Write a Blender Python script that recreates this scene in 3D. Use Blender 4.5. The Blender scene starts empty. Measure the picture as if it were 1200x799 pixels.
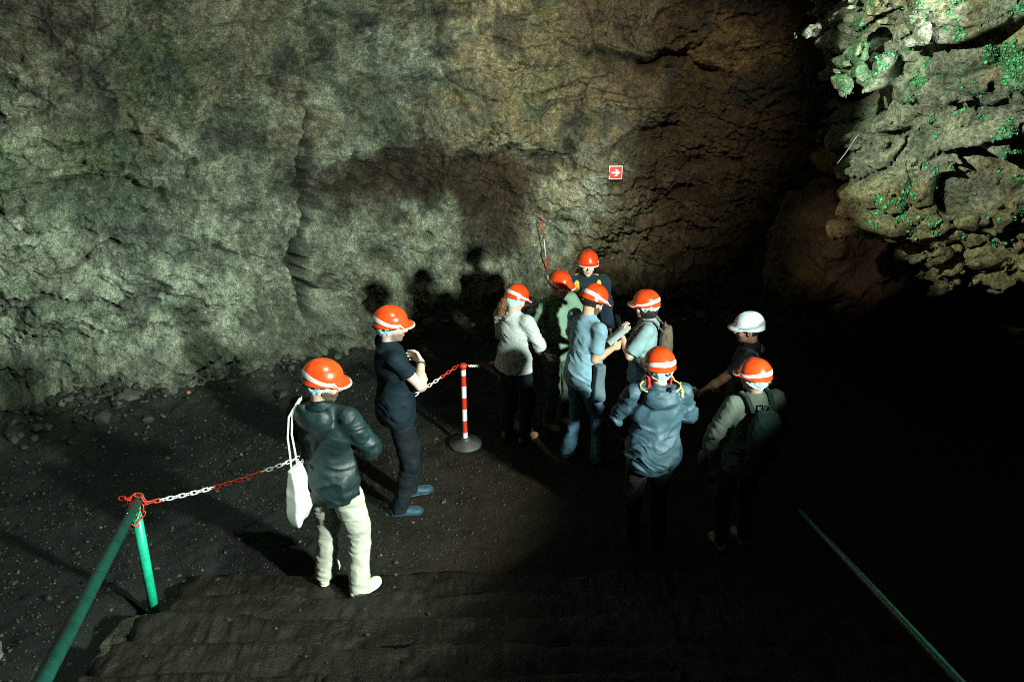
import bpy, math, random
import numpy as np
from mathutils import Vector, Matrix
R = math.radians
rng = np.random.default_rng(7)
random.seed(7)
S = bpy.context.scene
col = S.collection

# ------------------------------------------------------------------ camera
cam = bpy.data.cameras.new('camera')
camo = bpy.data.objects.new('camera', cam); col.objects.link(camo)
camo.location = (0, 0, 4.2); camo.rotation_euler = (R(66), 0, 0)
cam.lens = 27; cam.sensor_width = 36; cam.clip_start = .05; cam.clip_end = 200
cam.dof.use_dof = True; cam.dof.focus_distance = 7.4; cam.dof.aperture_fstop = 3.2
S.camera = camo
# ------------------------------------------------------------------ air light of the cave: next to nothing
w = bpy.data.worlds.new('World'); S.world = w; w.use_nodes = True
w.node_tree.nodes['Background'].inputs[0].default_value = (.6, .8, .7, 1)
w.node_tree.nodes['Background'].inputs[1].default_value = .0015
S.view_settings.view_transform = 'Standard'; S.view_settings.look = 'None'
S.view_settings.exposure = 0; S.view_settings.gamma = 1
S.cycles.use_denoising = False; S.cycles.filter_width = 1.0; S.cycles.max_bounces = 4; S.cycles.diffuse_bounces = 1
S.cycles.glossy_bounces = 2; S.cycles.transmission_bounces = 2; S.cycles.sample_clamp_indirect = 3


def floodlight(name, loc, target, power, cone, blend, colr, size=.05):
    l = bpy.data.lights.new(name, 'SPOT'); l.energy = power; l.spot_size = R(cone); l.spot_blend = blend
    l.color = colr; l.shadow_soft_size = size
    o = bpy.data.objects.new(name, l); col.objects.link(o); o.location = loc
    o.rotation_euler = (Vector(target) - Vector(loc)).to_track_quat('-Z', 'Y').to_euler()
    return o


def aim(loc, az, el):
    a, e = R(az), R(el)
    return (loc[0] + math.sin(a) * math.cos(e), loc[1] + math.cos(a) * math.cos(e), loc[2] + math.sin(e))


L1 = (4.0, .8, 3.8)
floodlight('cave_floodlight', L1, aim(L1, -51, 10), 5600, 88, .12, (.83, 1.0, .89), .16)
floodlight('high_floodlight', (1.1, 3.1, 6.5), (-4.2, 5.8, .4), 1400, 56, .5, (.74, 1.0, .84), .06)
L2 = (-1.6, 2.6, 5.1)
floodlight('outcrop_floodlight', L2, (3.9, 5.9, 3.75), 2600, 31, .25, (.84, 1.0, .76), .03)
L3 = (-1.0, 2.0, 7.2)
floodlight('warm_floodlight', L3, (1.15, 10.8, 3.3), 3500, 31, .9, (1.0, .88, .66), .10)
floodlight('boulder_fill_light', (-.6, 2.6, 4.6), (4.05, 8.8, 1.45), 700, 11, .9, (1.0, .82, .6), .05)  # added fill lamp to lift the boulder, no known source


# ------------------------------------------------------------------ numpy noise
PERM = np.random.default_rng(3).permutation(256).astype(np.int32)
RV = np.random.default_rng(5).random((256, 3)).astype(np.float32)


def _h(i, j, k):
    return PERM[(PERM[(PERM[i & 255] + j) & 255] + k) & 255]


def noise(p):
    p = np.asarray(p, np.float32)
    f = np.floor(p).astype(np.int32); t = (p - f).astype(np.float32)
    t = t * t * t * (t * (t * 6 - 15) + 10)
    i, j, k = f[..., 0], f[..., 1], f[..., 2]; x, y, z = t[..., 0], t[..., 1], t[..., 2]
    V = lambda a, b, c: RV[_h(i + a, j + b, k + c), 0]
    c00 = V(0, 0, 0) * (1 - x) + V(1, 0, 0) * x; c10 = V(0, 1, 0) * (1 - x) + V(1, 1, 0) * x
    c01 = V(0, 0, 1) * (1 - x) + V(1, 0, 1) * x; c11 = V(0, 1, 1) * (1 - x) + V(1, 1, 1) * x
    return ((c00 * (1 - y) + c10 * y) * (1 - z) + (c01 * (1 - y) + c11 * y) * z) * 2 - 1


def fbm(p, o=4, lac=2.03, g=.5, ridge=False):
    a = 1; s = 0; q = np.asarray(p, np.float32).copy(); n = 0
    for _ in range(o):
        v = noise(q)
        if ridge: v = 1 - 2 * np.abs(v)
        s = s + a * v; n += a; a *= g; q = q * lac + 17.3
    return s / n


def voro(p):
    p = np.asarray(p, np.float32); f = np.floor(p).astype(np.int32)
    F1 = np.full(p.shape[:-1], 9, np.float32); F2 = F1.copy(); ID = np.zeros(F1.shape, np.float32)
    for a in (-1, 0, 1):
        for b in (-1, 0, 1):
            for c in (-1, 0, 1):
                h = _h(f[..., 0] + a, f[..., 1] + b, f[..., 2] + c)
                q = f + np.array([a, b, c]) + RV[h]
                d = np.sqrt(((q - p) ** 2).sum(-1))
                n = d < F1
                F2 = np.where(n, F1, np.minimum(F2, d)); ID = np.where(n, RV[(h + 91) & 255, 1], ID); F1 = np.where(n, d, F1)
    return F1, F2, ID


def sm(a, b, x):
    t = np.clip((x - a) / (b - a), 0, 1); return t * t * (3 - 2 * t)


# ------------------------------------------------------------------ mesh helpers
def mesh_np(name, V, F, mats, smooth=True, colr=None, midx=None, smooth_arr=None):
    V = np.asarray(V, np.float32); F = np.asarray(F, np.int32)
    me = bpy.data.meshes.new(name); n = F.shape[1]
    me.vertices.add(len(V)); me.vertices.foreach_set('co', V.ravel())
    keep = np.ones(F.shape, bool)
    if n == 4: keep[:, 3] = F[:, 2] != F[:, 3]          # a repeated last corner marks a triangle
    tot = keep.sum(1).astype(np.int32); flat = F[keep]
    me.loops.add(len(flat)); me.loops.foreach_set('vertex_index', flat)
    me.polygons.add(len(F)); me.polygons.foreach_set('loop_start', np.r_[0, np.cumsum(tot)[:-1]].astype(np.int32))
    me.polygons.foreach_set('loop_total', tot)
    me.polygons.foreach_set('use_smooth', np.full(len(F), smooth, bool))
    if midx is not None: me.polygons.foreach_set('material_index', np.asarray(midx, np.int32))
    me.update(calc_edges=True)
    if colr is not None:
        at = me.attributes.new('Col', 'FLOAT_COLOR', 'POINT')
        c = np.ones((len(V), 4), np.float32); c[:, :3] = colr; at.data.foreach_set('color', c.ravel())
    for m in (mats if isinstance(mats, (list, tuple)) else [mats]): me.materials.append(m)
    return me


def link(name, me, parent=None, **tags):
    o = bpy.data.objects.new(name, me); col.objects.link(o)
    if parent: o.parent = parent
    for k, v in tags.items(): o[k] = v
    return o


def grid_faces(nu, nv, wrap=False):
    i = np.arange(nu if wrap else nu - 1)[:, None]; j = np.arange(nv - 1)[None]
    i2 = (i + 1) % nu
    a = i * nv + j; b = i2 * nv + j
    return np.stack([a, b, b + 1, a + 1], -1).reshape(-1, 4)


class Geo:
    """collects quads and triangles, one mesh out"""
    def __init__(s): s.V = []; s.F = []; s.n = 0; s.M = []
    def add(s, V, F, m=0):
        V = np.asarray(V, np.float32); F = np.asarray(F, np.int32)
        if F.shape[1] == 3: F = np.concatenate([F, F[:, 2:3]], 1)
        s.V.append(V); s.F.append(F + s.n); s.M.append(np.full(len(F), m)); s.n += len(V)
    def tube(s, pts, r, m=0, seg=8, flat=None, closed=False):
        P = np.array([tuple(p) for p in pts], float); n = len(P)
        rr = np.broadcast_to(np.asarray(r, float), (n,))
        if closed: T = np.roll(P, -1, 0) - np.roll(P, 1, 0)
        else: T = np.gradient(P, axis=0)
        T /= np.linalg.norm(T, axis=1)[:, None] + 1e-9
        up = np.array([0, 0, 1.]) if abs(T[0][2]) < .9 else np.array([1., 0, 0])
        V = []; N = None
        for k in range(n):
            if N is None: N = np.cross(T[k], up)
            else: N = N - T[k] * (N @ T[k])
            N = N / (np.linalg.norm(N) + 1e-9); B = np.cross(T[k], N)
            for a in range(seg):
                t = 2 * math.pi * a / seg
                V.append(P[k] + rr[k] * (N * math.cos(t) + B * math.sin(t) * (flat or 1)))
        F = []
        for k in range(n if closed else n - 1):
            k2 = (k + 1) % n
            for a in range(seg):
                b = (a + 1) % seg
                F.append((k * seg + a, k * seg + b, k2 * seg + b, k2 * seg + a))
        V = list(V)
        if not closed:
            c0 = len(V); V.append(P[0]); V.append(P[-1])
            for a in range(seg):
                b = (a + 1) % seg
                F.append((c0, b, a, a)); F.append((c0 + 1, (n - 1) * seg + a, (n - 1) * seg + b, (n - 1) * seg + b))
        s.add(V, F, m)
    def lathe(s, prof, c=(0, 0, 0), m=0, seg=28):
        V = []; k = len(prof)
        for a in range(seg):
            t = 2 * math.pi * a / seg
            for r, z in prof: V.append((c[0] + r * math.cos(t), c[1] + r * math.sin(t), c[2] + z))
        F = grid_faces(seg, k, True)
        s.add(V, F, m)
    def build(s, name, mats, parent=None, smooth=True, **tags):
        V = np.concatenate(s.V); F = np.concatenate(s.F); M = np.concatenate(s.M)
        me = mesh_np(name, V, F, mats, smooth, midx=M)
        me.validate()
        return link(name, me, parent, **tags)


# ------------------------------------------------------------------ materials
def mat(name, c, rough=.6, bump=None, var=.15, vscale=8, spec=.5, metal=0, attr=False, coat=0, sheen=0, fine=None,
        roughvar=0, sss=0, trans=0):
    m = bpy.data.materials.new(name); m.use_nodes = True; nt = m.node_tree; N = nt.nodes; L = nt.links
    b = N['Principled BSDF']; b.inputs['Roughness'].default_value = rough; b.inputs['Metallic'].default_value = metal
    b.inputs['Specular IOR Level'].default_value = spec; b.inputs['Coat Weight'].default_value = coat
    b.inputs['Coat Roughness'].default_value = .08
    b.inputs['Sheen Weight'].default_value = sheen
    if sss: b.inputs['Subsurface Weight'].default_value = sss; b.inputs['Subsurface Radius'].default_value = (.02, .008, .004)
    if trans: b.inputs['Transmission Weight'].default_value = trans
    tc = N.new('ShaderNodeTexCoord')
    nz = N.new('ShaderNodeTexNoise'); nz.inputs['Scale'].default_value = vscale; nz.inputs['Detail'].default_value = 6
    L.new(tc.outputs['Object'], nz.inputs['Vector'])
    mr = N.new('ShaderNodeMapRange'); mr.inputs[1].default_value = .3; mr.inputs[2].default_value = .7
    mr.inputs[3].default_value = 1 - var; mr.inputs[4].default_value = 1 + var
    L.new(nz.outputs[0], mr.inputs[0])
    vm = N.new('ShaderNodeVectorMath'); vm.operation = 'SCALE'; L.new(mr.outputs[0], vm.inputs['Scale'])
    if attr:
        at = N.new('ShaderNodeAttribute'); at.attribute_name = 'Col'; L.new(at.outputs['Color'], vm.inputs[0])
    else: vm.inputs[0].default_value = c
    out = vm.outputs[0]
    if fine:   # (scale, amount): a second, finer variation
        n2 = N.new('ShaderNodeTexNoise'); n2.inputs['Scale'].default_value = fine[0]; n2.inputs['Detail'].default_value = 8
        n2.inputs['Roughness'].default_value = .78
        L.new(tc.outputs['Object'], n2.inputs['Vector'])
        m2 = N.new('ShaderNodeMapRange'); m2.inputs[1].default_value = .40; m2.inputs[2].default_value = .60
        m2.inputs[3].default_value = 1 - fine[1]; m2.inputs[4].default_value = 1 + fine[1]; L.new(n2.outputs[0], m2.inputs[0])
        v2 = N.new('ShaderNodeVectorMath'); v2.operation = 'SCALE'; L.new(out, v2.inputs[0]); L.new(m2.outputs[0], v2.inputs['Scale'])
        out = v2.outputs[0]
    L.new(out, b.inputs['Base Color'])
    if roughvar:
        m3 = N.new('ShaderNodeMapRange'); m3.inputs[1].default_value = .35; m3.inputs[2].default_value = .65
        m3.inputs[3].default_value = rough - roughvar; m3.inputs[4].default_value = rough + roughvar
        L.new(nz.outputs[0], m3.inputs[0]); L.new(m3.outputs[0], b.inputs['Roughness'])
    if bump:   # list of (scale, strength, distance)
        prev = None
        for sc, st, di in bump:
            n3 = N.new('ShaderNodeTexNoise')
            if isinstance(sc, str): n3.noise_type = 'RIDGED_MULTIFRACTAL'; sc = float(sc[1:])
            n3.inputs['Scale'].default_value = sc; n3.inputs['Detail'].default_value = 8
            n3.inputs['Roughness'].default_value = .65
            L.new(tc.outputs['Object'], n3.inputs['Vector'])
            bp = N.new('ShaderNodeBump'); bp.inputs['Strength'].default_value = st; bp.inputs['Distance'].default_value = di
            L.new(n3.outputs[0], bp.inputs['Height'])
            if prev: L.new(prev.outputs[0], bp.inputs['Normal'])
            prev = bp
        L.new(prev.outputs[0], b.inputs['Normal'])
    return m


M = {}
M['wall'] = mat('cave_rock', (1, 1, 1), .72, [(13, 1, .07), (48, 1, .03), (150, 1, .008)], .18, 5.0, .4, attr=True, fine=(62, .62), roughvar=.14)
M['floor'] = mat('volcanic_grit', (1, 1, 1), .75, [(25, .9, .02), (90, 1, .012)], .35, 2.2, .3, attr=True, fine=(85, .95), roughvar=.15)
M['stairs'] = mat('damp_earth_steps', (.0085, .0056, .0023), .62, [(12, .8, .03), (80, .9, .006)], .4, 3.5, .35, fine=(60, .6), roughvar=.15)
M['gravel'] = mat('gravel_stone', (1, 1, 1), .6, [(60, .6, .01)], .3, 10, .4, attr=True)
M['outcrop'] = mat('pale_basalt', (1, 1, 1), .8, [(14, 1, .05), (60, 1, .02)], .35, 4, .3, attr=True, fine=(30, .6))
M['moss'] = mat('green_liverwort', (1, 1, 1), .65, None, .4, 30, .3, attr=True)
M['greenpaint_shaded'] = mat('shaded_green_paint', (.002, .045, .032), .42, [(30, .25, .004)], .25, 14, .5, fine=(60, .2))  # handrail green with the shade put into the colour
M['greenpost_lit'] = mat('lit_green_paint', (.01, .42, .24), .4, [(30, .25, .004)], .2, 14, .5, fine=(60, .2))  # same green on the post, with the light put into the colour
M['red'] = mat('red_plastic', (.62, .035, .015), .35, None, .1, 20, .5)
M['white'] = mat('white_plastic', (.75, .75, .74), .35, None, .08, 20, .5)
M['darkbase'] = mat('grubby_rubber', (.045, .045, .04), .55, [(40, .5, .004)], .4, 9, .5)
M['signred'] = mat('sign_red', (.62, .03, .01), .5, None, .06, 10)
M['signwhite'] = mat('sign_white', (.8, .8, .76), .5, None, .06, 10)
M['helmet'] = mat('orange_red_helmet', (.76, .055, .008), .26, None, .12, 14, .5, coat=.35, fine=(30, .10), roughvar=.10)
M['helmetwhite'] = mat('white_helmet', (.62, .68, .68), .22, None, .04, 9, .5, coat=.3)
M['reflective'] = mat('silver_reflective', (.68, .70, .68), .35, None, .1, 60, .6, metal=.15)
M['reflgrey'] = mat('grey_reflective', (.28, .34, .33), .35, None, .1, 60, .6, metal=.15)
M['harness'] = mat('black_harness', (.015, .018, .02), .5)
M['net'] = mat('blue_hairnet', (.42, .62, .66), .75, [(70, .5, .004)], .15, 45, .3)
M['skin'] = mat('skin', (1, 1, 1), .5, [(160, .15, .002)], .08, 25, .4, attr=True, sss=.08)
M['hairdark'] = mat('dark_hair', (.018, .012, .009), .5, [(120, 1, .008)], .4, 60, .4)
M['hairbrown'] = mat('brown_curly_hair', (.15, .07, .028), .5, [(60, 1, .02)], .5, 40, .4)
M['beard'] = mat('stubble_beard', (.09, .06, .04), .8, [(200, 1, .004)], .4, 120, .2)
M['glasses'] = mat('black_frame', (.01, .01, .01), .3)
cl = lambda n, c, r=.85, sh=.1, v=.12: mat(n, c, r, [(180, .35, .002), ('r8', .4, .022)], v, 10, .25, sheen=sh)
M['jacket_green'] = mat('dark_green_nylon', (.005, .017, .018), .52, [(26, .45, .01), ('r7', .55, .03)], .2, 9, .5)
M['chino'] = cl('cream_chino', (.42, .42, .34))
M['navytee'] = cl('navy_cotton', (.0015, .009, .015), .8, 0)
M['jeansdark'] = cl('dark_denim', (.004, .007, .011), .8, 0, v=.4)
M['sweater'] = mat('grey_wool', (.48, .51, .48), .95, [(110, .9, .006)], .16, 60, .15, sheen=.3)
M['greenshirt'] = cl('green_shirt', (.16, .26, .17))
M['greentrousers'] = cl('sage_trousers', (.07, .10, .07))
M['navyjacket'] = cl('navy_jacket', (.008, .018, .032))
M['yellow'] = cl('yellow_webbing', (.65, .42, .04))
M['bluetee'] = cl('sky_blue_tee', (.17, .29, .36))
M['jeans'] = cl('faded_jeans', (.075, .16, .24), v=.3)
M['greytee'] = cl('grey_blue_tee', (.20, .31, .32))
M['raincoat'] = mat('slate_blue_raincoat', (.030, .066, .090), .60, [(26, .4, .01), ('r7', .55, .03)], .15, 9, .5)
M['slate'] = cl('slate_grey_cotton', (.09, .13, .155))
M['piping'] = cl('yellow_piping', (.70, .62, .12))
M['lime'] = cl('lime_stripe', (.50, .75, .12))
M['blacktop'] = cl('black_top', (.006, .007, .007))
M['tealtrim'] = cl('grey_green_trim', (.14, .30, .24))
M['khaki'] = cl('khaki_jacket', (.085, .105, .08))
M['packgreen'] = cl('dark_green_canvas', (.004, .018, .014))
M['packbrown'] = cl('brown_canvas', (.11, .085, .055))
M['canvas'] = cl('natural_canvas', (.46, .48, .42))
M['tan'] = cl('tan_leather', (.32, .17, .09), .6)
M['navyshoe'] = cl('navy_leather', (.012, .045, .07), .5)
M['whiteshoe'] = cl('cream_sneaker', (.62, .58, .48), .6)
M['sole'] = mat('white_rubber_sole', (.65, .68, .64), .6)
M['blackshoe'] = cl('black_shoe', (.02, .02, .02), .5)
M['paper'] = mat('paper', (.75, .82, .80), .7, None, .04, 8)
M['redfleece'] = cl('red_fleece', (.60, .03, .015))
M['glove'] = cl('khaki_glove', (.16, .14, .07))
M['patch'] = cl('orange_patch', (.35, .12, .03))


# ------------------------------------------------------------------ distance fields meshed with surface nets
def snets(F, org, h):
    Sg = F < 0
    a = Sg[:-1, :-1, :-1].astype(np.int8)
    cnt = a.copy()
    for o in [(0, 0, 1), (0, 1, 0), (0, 1, 1), (1, 0, 0), (1, 0, 1), (1, 1, 0), (1, 1, 1)]:
        cnt += Sg[o[0]:F.shape[0] - 1 + o[0], o[1]:F.shape[1] - 1 + o[1], o[2]:F.shape[2] - 1 + o[2]]
    act = (cnt > 0) & (cnt < 8)
    ci = np.argwhere(act); vid = np.full(act.shape, -1, np.int32); vid[act] = np.arange(len(ci))
    C = [(x, y, z) for x in (0, 1) for y in (0, 1) for z in (0, 1)]
    E = [(a_, b_) for a_ in range(8) for b_ in range(a_ + 1, 8) if sum(abs(np.array(C[a_]) - np.array(C[b_]))) == 1]
    f = [F[ci[:, 0] + c[0], ci[:, 1] + c[1], ci[:, 2] + c[2]] for c in C]
    P = np.zeros((len(ci), 3), np.float32); n = np.zeros(len(ci), np.float32)
    for a_, b_ in E:
        x = (f[a_] < 0) != (f[b_] < 0); t = np.where(x, f[a_] / (f[a_] - f[b_] + 1e-12), 0)[:, None]
        ca, cb = np.array(C[a_], np.float32), np.array(C[b_], np.float32)
        P += np.where(x[:, None], ca + (cb - ca) * t, 0); n += x
    V = (ci + P / n[:, None]) * h + org
    faces = []
    for ax_ in range(3):
        b1, b2 = [(1, 2), (2, 0), (0, 1)][ax_]
        sl0 = [slice(1, -1)] * 3; sl1 = [slice(1, -1)] * 3
        sl0[ax_] = slice(0, -1); sl1[ax_] = slice(1, None)
        s0 = Sg[tuple(sl0)]; s1 = Sg[tuple(sl1)]
        e = np.argwhere(s0 != s1); flip = s0[s0 != s1]
        base = e.copy()
        for q in range(3):
            if q != ax_: base[:, q] += 1
        u = np.zeros(3, int); u[b1] = 1; v = np.zeros(3, int); v[b2] = 1
        g = lambda p_: vid[p_[:, 0], p_[:, 1], p_[:, 2]]
        qd = np.stack([g(base - u - v), g(base - v), g(base), g(base - u)], 1)
        qd[~flip] = qd[~flip][:, ::-1]
        faces.append(qd)
    Fq = np.concatenate(faces); Fq = Fq[(Fq >= 0).all(1)]
    return V, Fq


def mesh_sdf(fn, lo, hi, h, margin=.03):
    """fn(points)->distance. coarse pass first, exact values only near the surface"""
    lo = np.array(lo, float); hi = np.array(hi, float); B = 6
    n = np.ceil((hi - lo) / (h * B)).astype(int)
    gc = [lo[i] + (np.arange(n[i]) + .5) * h * B for i in range(3)]
    P = np.stack(np.meshgrid(*gc, indexing='ij'), -1).reshape(-1, 3).astype(np.float32)
    D = fn(P); rad = h * B * .87 + margin
    near = (np.abs(D) < rad).reshape(n)
    F = np.repeat(np.repeat(np.repeat(D.reshape(n), B, 0), B, 1), B, 2).astype(np.float32)
    nb = np.argwhere(near)
    off = np.stack(np.meshgrid(*[np.arange(B)] * 3, indexing='ij'), -1).reshape(-1, 3)
    idx = (nb[:, None] * B + off[None]).reshape(-1, 3)
    pts = (lo + (idx + 0.0) * h).astype(np.float32)
    vals = np.concatenate([fn(pts[i:i + 400000]) for i in range(0, len(pts), 400000)]) if len(pts) else []
    F[idx[:, 0], idx[:, 1], idx[:, 2]] = vals
    F[0] = F[-1] = 1; F[:, 0] = F[:, -1] = 1; F[:, :, 0] = F[:, :, -1] = 1
    return snets(F, lo, h)


# ------------------------------------------------------------------ ground
def wall_path():
    P = np.array([(-10.5, -3), (-10.3, 0), (-9.8, 3), (-8.2, 5.7), (-5.9, 7.45), (-4.17, 8.5), (-2.9, 9.5), (-1.53, 10.6), (.27, 11.15),
                  (2.5, 11.1), (4.5, 10.3), (6.6, 9.0), (7.8, 6.5), (8.2, 3), (8.0, -1), (8, -3)], float)
    out = []
    for i in range(1, len(P) - 2):
        a, b, c, d = P[i - 1], P[i], P[i + 1], P[i + 2]
        for t in np.linspace(0, 1, 60, endpoint=False):
            out.append(.5 * ((2 * b) + (-a + c) * t + (2 * a - 5 * b + 4 * c - d) * t * t + (-a + 3 * b - 3 * c + d) * t ** 3))
    return np.array(out)


WP = wall_path()
WS = np.r_[0, np.cumsum(np.linalg.norm(np.diff(WP, axis=0), axis=1))]


def wall_y(x):    # the main wall is a graph over x between -9 and 6
    m = (WP[:, 1] > 4.5) & (WP[:, 0] > -9.3) & (WP[:, 0] < 7.3)
    return np.interp(x, WP[m, 0], WP[m, 1])


def near_wall(x, y):
    return np.maximum(wall_y(x) - y, 0) * .82


TREAD = [4.71, 4.31, 3.93, 3.55, 3.17, 2.79, 2.41, 2.03, 1.65, 1.27, .89, .5, .1, -.3, -.7]


def floor_z(x, y):
    x = np.asarray(x, np.float32); y = np.asarray(y, np.float32)
    z = .10 * sm(6.8, 5.2, y)
    d = near_wall(x, y)
    z = z + .42 * sm(1.6, 0., d) ** 1.5 * (.55 + .45 * noise(np.stack([x * .9, y * .9, x * 0], -1)))
    z = z + sm(5.3, 4.3, y) * np.maximum(4.9 - y, 0) * .22 * (1 - sm(-3.0, -2.6, x) * (1 - sm(2.5, 3.0, x)))
    z = z - .05 * sm(5.2, 4.6, y) * sm(-3.0, -2.6, x) * (1 - sm(2.5, 3.0, x))
    return z


def ground_h(X, Y):
    p = np.stack([X, Y, X * 0], -1)
    z = floor_z(X, Y) + .05 * fbm(p * .8, 3) + .028 * fbm(p * 3.1 + 9, 3)
    z = z + .022 * fbm(p * 14 + 5, 3) * (1.0 - .55 * sm(-2.6, -.3, X) * sm(8, 6, Y))
    d = near_wall(X, Y)
    F1, F2, ID = voro(p * np.array([5.5, 6.5, 1]) + 3 + .25 * noise(p * 6)[..., None])
    z = z + sm(1.7, .1, d) * (.10 * ID * sm(.02, .3, F2 - F1))
    return z


def axis(lo, a, b, hi, fine, coarse):
    return np.r_[np.arange(lo, a, coarse), np.arange(a, b, fine), np.arange(b, hi + coarse, coarse)]


ax = axis(-12, -6.4, 4.5, 10, .026, .25); ay = axis(-3.5, 2.2, 11.6, 13, .026, .25)
X, Y = np.meshgrid(ax, ay, indexing='ij'); X = X.ravel(); Y = Y.ravel()
Z = ground_h(X, Y)
p = np.stack([X, Y, X * 0], -1)
brown = sm(-1.6, -.2, X + .35 * fbm(p * 1.4, 3)) * sm(8.2, 7.0, Y)
black = np.array([.0062, .0068, .0052]); brn = np.array([.0165, .0100, .0040]); rub = np.array([.050, .052, .036])
g = fbm(p * 9 + 4, 4)
c = black * (1 + .5 * g[:, None]) * (1 - brown[:, None]) + brn * brown[:, None] * (1 + .3 * g[:, None])
dw = near_wall(X, Y)
t = (sm(1.5, .2, dw + .5 * fbm(p * 2, 3)))[:, None]
c = c * (1 - t) + rub * (1 + .6 * g[:, None]) * t
ground = link('ground', mesh_np('ground', np.stack([X, Y, Z], -1), grid_faces(len(ax), len(ay)), M['floor'], colr=np.clip(c, .004, 1)), kind='structure')

# stairs climbing toward the viewer: worn treads of packed earth
nx = 420; sx = np.linspace(-2.62, 2.62, nx); V = []
rows = []
n_t = len(TREAD)
for k in range(n_t):
    y0 = TREAD[k]; z1 = .15 * (k + 1)
    rows += [(y0 + .035, z1 - .17, 0), (y0 + .015, z1 - .07, .3), (y0 + .004, z1 - .022, .8), (y0 - .018, z1 - .004, 1)]
    yn = TREAD[k + 1] + .04 if k + 1 < n_t else y0 - .5
    for q in np.linspace(y0 - .045, yn, 9): rows.append((q, z1, 1))
rows = np.array(rows); SX, RI = np.meshgrid(sx, np.arange(len(rows)), indexing='ij')
ry = rows[RI, 0]; rz = rows[RI, 1]; rw_ = rows[RI, 2]
p = np.stack([SX, ry, rz], -1)
ry2 = ry + .07 * fbm(np.stack([SX * 2.2, np.floor(rz / .1501 + .5), SX * 0], -1), 4)
rz2 = rz + rw_ * (.02 * fbm(p * 2.5, 3) + .026 * fbm(p * 9, 4, ridge=True) - .01) - .02 * rw_ * sm(.3, .9, fbm(p * 1.3 + 8, 2))
edge = sm(2.36, 2.6, np.abs(SX + .16 * fbm(p * 4, 4)))
rz2 = rz2 - .25 * edge ** 2
link('stairs', mesh_np('stairs', np.stack([SX, ry2, rz2], -1).reshape(-1, 3), grid_faces(nx, len(rows)), M['stairs']), kind='structure')


# ------------------------------------------------------------------ main cave wall
def segd(x, z, pts):
    d = np.full(x.shape, 9., np.float32)
    for (a, b), (c, e) in zip(pts, pts[1:]):
        vx, vz = c - a, e - b; t = np.clip(((x - a) * vx + (z - b) * vz) / (vx * vx + vz * vz), 0, 1)
        d = np.minimum(d, np.hypot(x - a - t * vx, z - b - t * vz))
    return d


def blob(x, z, cx, cz, rx, rz, wob, soft=.5):
    r = np.hypot((x - cx) / rx, (z - cz) / rz) + wob
    return sm(1 + soft, 1 - soft, r)


s_all = []
sf0 = np.interp(0, [0, 1], [0, 1])
m = (WP[:, 1] > 4.5)
i0 = np.where((WP[:, 0] > -6.8) & m)[0][0]; i1 = np.where((WP[:, 0] > 5.2) & m)[0][0]
sv = np.r_[np.arange(0, WS[i0], .2), np.arange(WS[i0], WS[i1], .0125), np.arange(WS[i1], WS[-1], .2)]
hv = np.r_[np.arange(-.3, 4.9, .0125), np.arange(4.9, 8.4, .2)]
SS, HH = np.meshgrid(sv, hv, indexing='ij')
bx = np.interp(SS, WS, WP[:, 0]); by = np.interp(SS, WS, WP[:, 1])
tx = np.interp(SS + .3, WS, WP[:, 0]) - np.interp(SS - .3, WS, WP[:, 0]); ty = np.interp(SS + .3, WS, WP[:, 1]) - np.interp(SS - .3, WS, WP[:, 1])
tl = np.hypot(tx, ty); nx_, ny_ = ty / tl, -tx / tl           # toward the viewer
p = np.stack([SS, HH, SS * 0 + 2], -1)
warp = np.stack([fbm(p * 1.1 + 3, 3), fbm(p * 1.1 + 31, 3), SS * 0], -1)
big = fbm(p * np.array([.42, .55, 1]) + 2, 3)
d = .60 * big + .16 * fbm((p + warp * .3) * 1.9, 4, ridge=True)
layers = fbm((p + warp * .35) * np.array([.9, 4.2, 1]) + 50, 4, ridge=True)
d += .085 * layers
blocky = voro((p + warp * .25) * np.array([1.8, 2.9, 1]) + 7)
d += .13 * (blocky[2] - .5) * sm(0, .14, blocky[1] - blocky[0])
b2 = voro((p + warp * .2) * np.array([6.0, 8.0, 1]) + 19)
rough_zone = .35 + .65 * sm(-.1, .5, fbm(p * .7 + 77, 2))
d += .12 * (b2[2] - .5) * sm(0, .2, b2[1] - b2[0]) * rough_zone
d += .070 * fbm(p * 9.5, 4) + .030 * fbm(p * 5.2 + 8, 3, ridge=True) + .020 * noise(p * 31)
cr = voro((p + warp * .12) * np.array([15., 19., 1]) + 33); cre = cr[1] - cr[0]
crumb = sm(.05, .45, fbm(p * 1.6 + 120, 3) + .35)
d += (.048 * (cr[2] - .5) * sm(0, .25, cre) - .016 * np.exp(-cre / .12)) * crumb
d += .016 * fbm(p * 42, 2, ridge=True)
fr1 = np.abs(fbm((p + warp * .3) * np.array([1.3, 2.1, 1]) + 210, 4)); frac = np.exp(-fr1 / .012) * sm(-.1, .35, fbm(p * .9 + 9, 2))
fr2 = np.abs(fbm((p + warp * .3) * np.array([3.1, 4.4, 1]) + 310, 3)); frac2 = np.exp(-fr2 / .018) * sm(0, .4, fbm(p * 1.3 + 19, 2))
d -= .10 * frac + .05 * frac2
pits = fbm(p * 6.5 + 90, 3)
d -= .035 * sm(.32, .6, pits)
x0 = bx; z0 = HH
wv = .10 * fbm(p * 3.0 + 4, 3); wz = .10 * fbm(p * 3.0 + 44, 3)
crk = segd(x0 + 1.5 * wv + .05 * noise(p * 2.1 + 5) + .03 * noise(p * 9), z0 + wz, [(-2.32, 4.6), (-2.37, 3.62), (-2.40, 3.13), (-2.61, 2.44), (-2.65, 1.69), (-2.78, 1.27), (-2.86, .5)])
wid = .3 + .7 * sm(3.2, 2.2, z0)
d -= .50 * np.exp(-(crk / (.05 * wid)) ** 2) * wid
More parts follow.
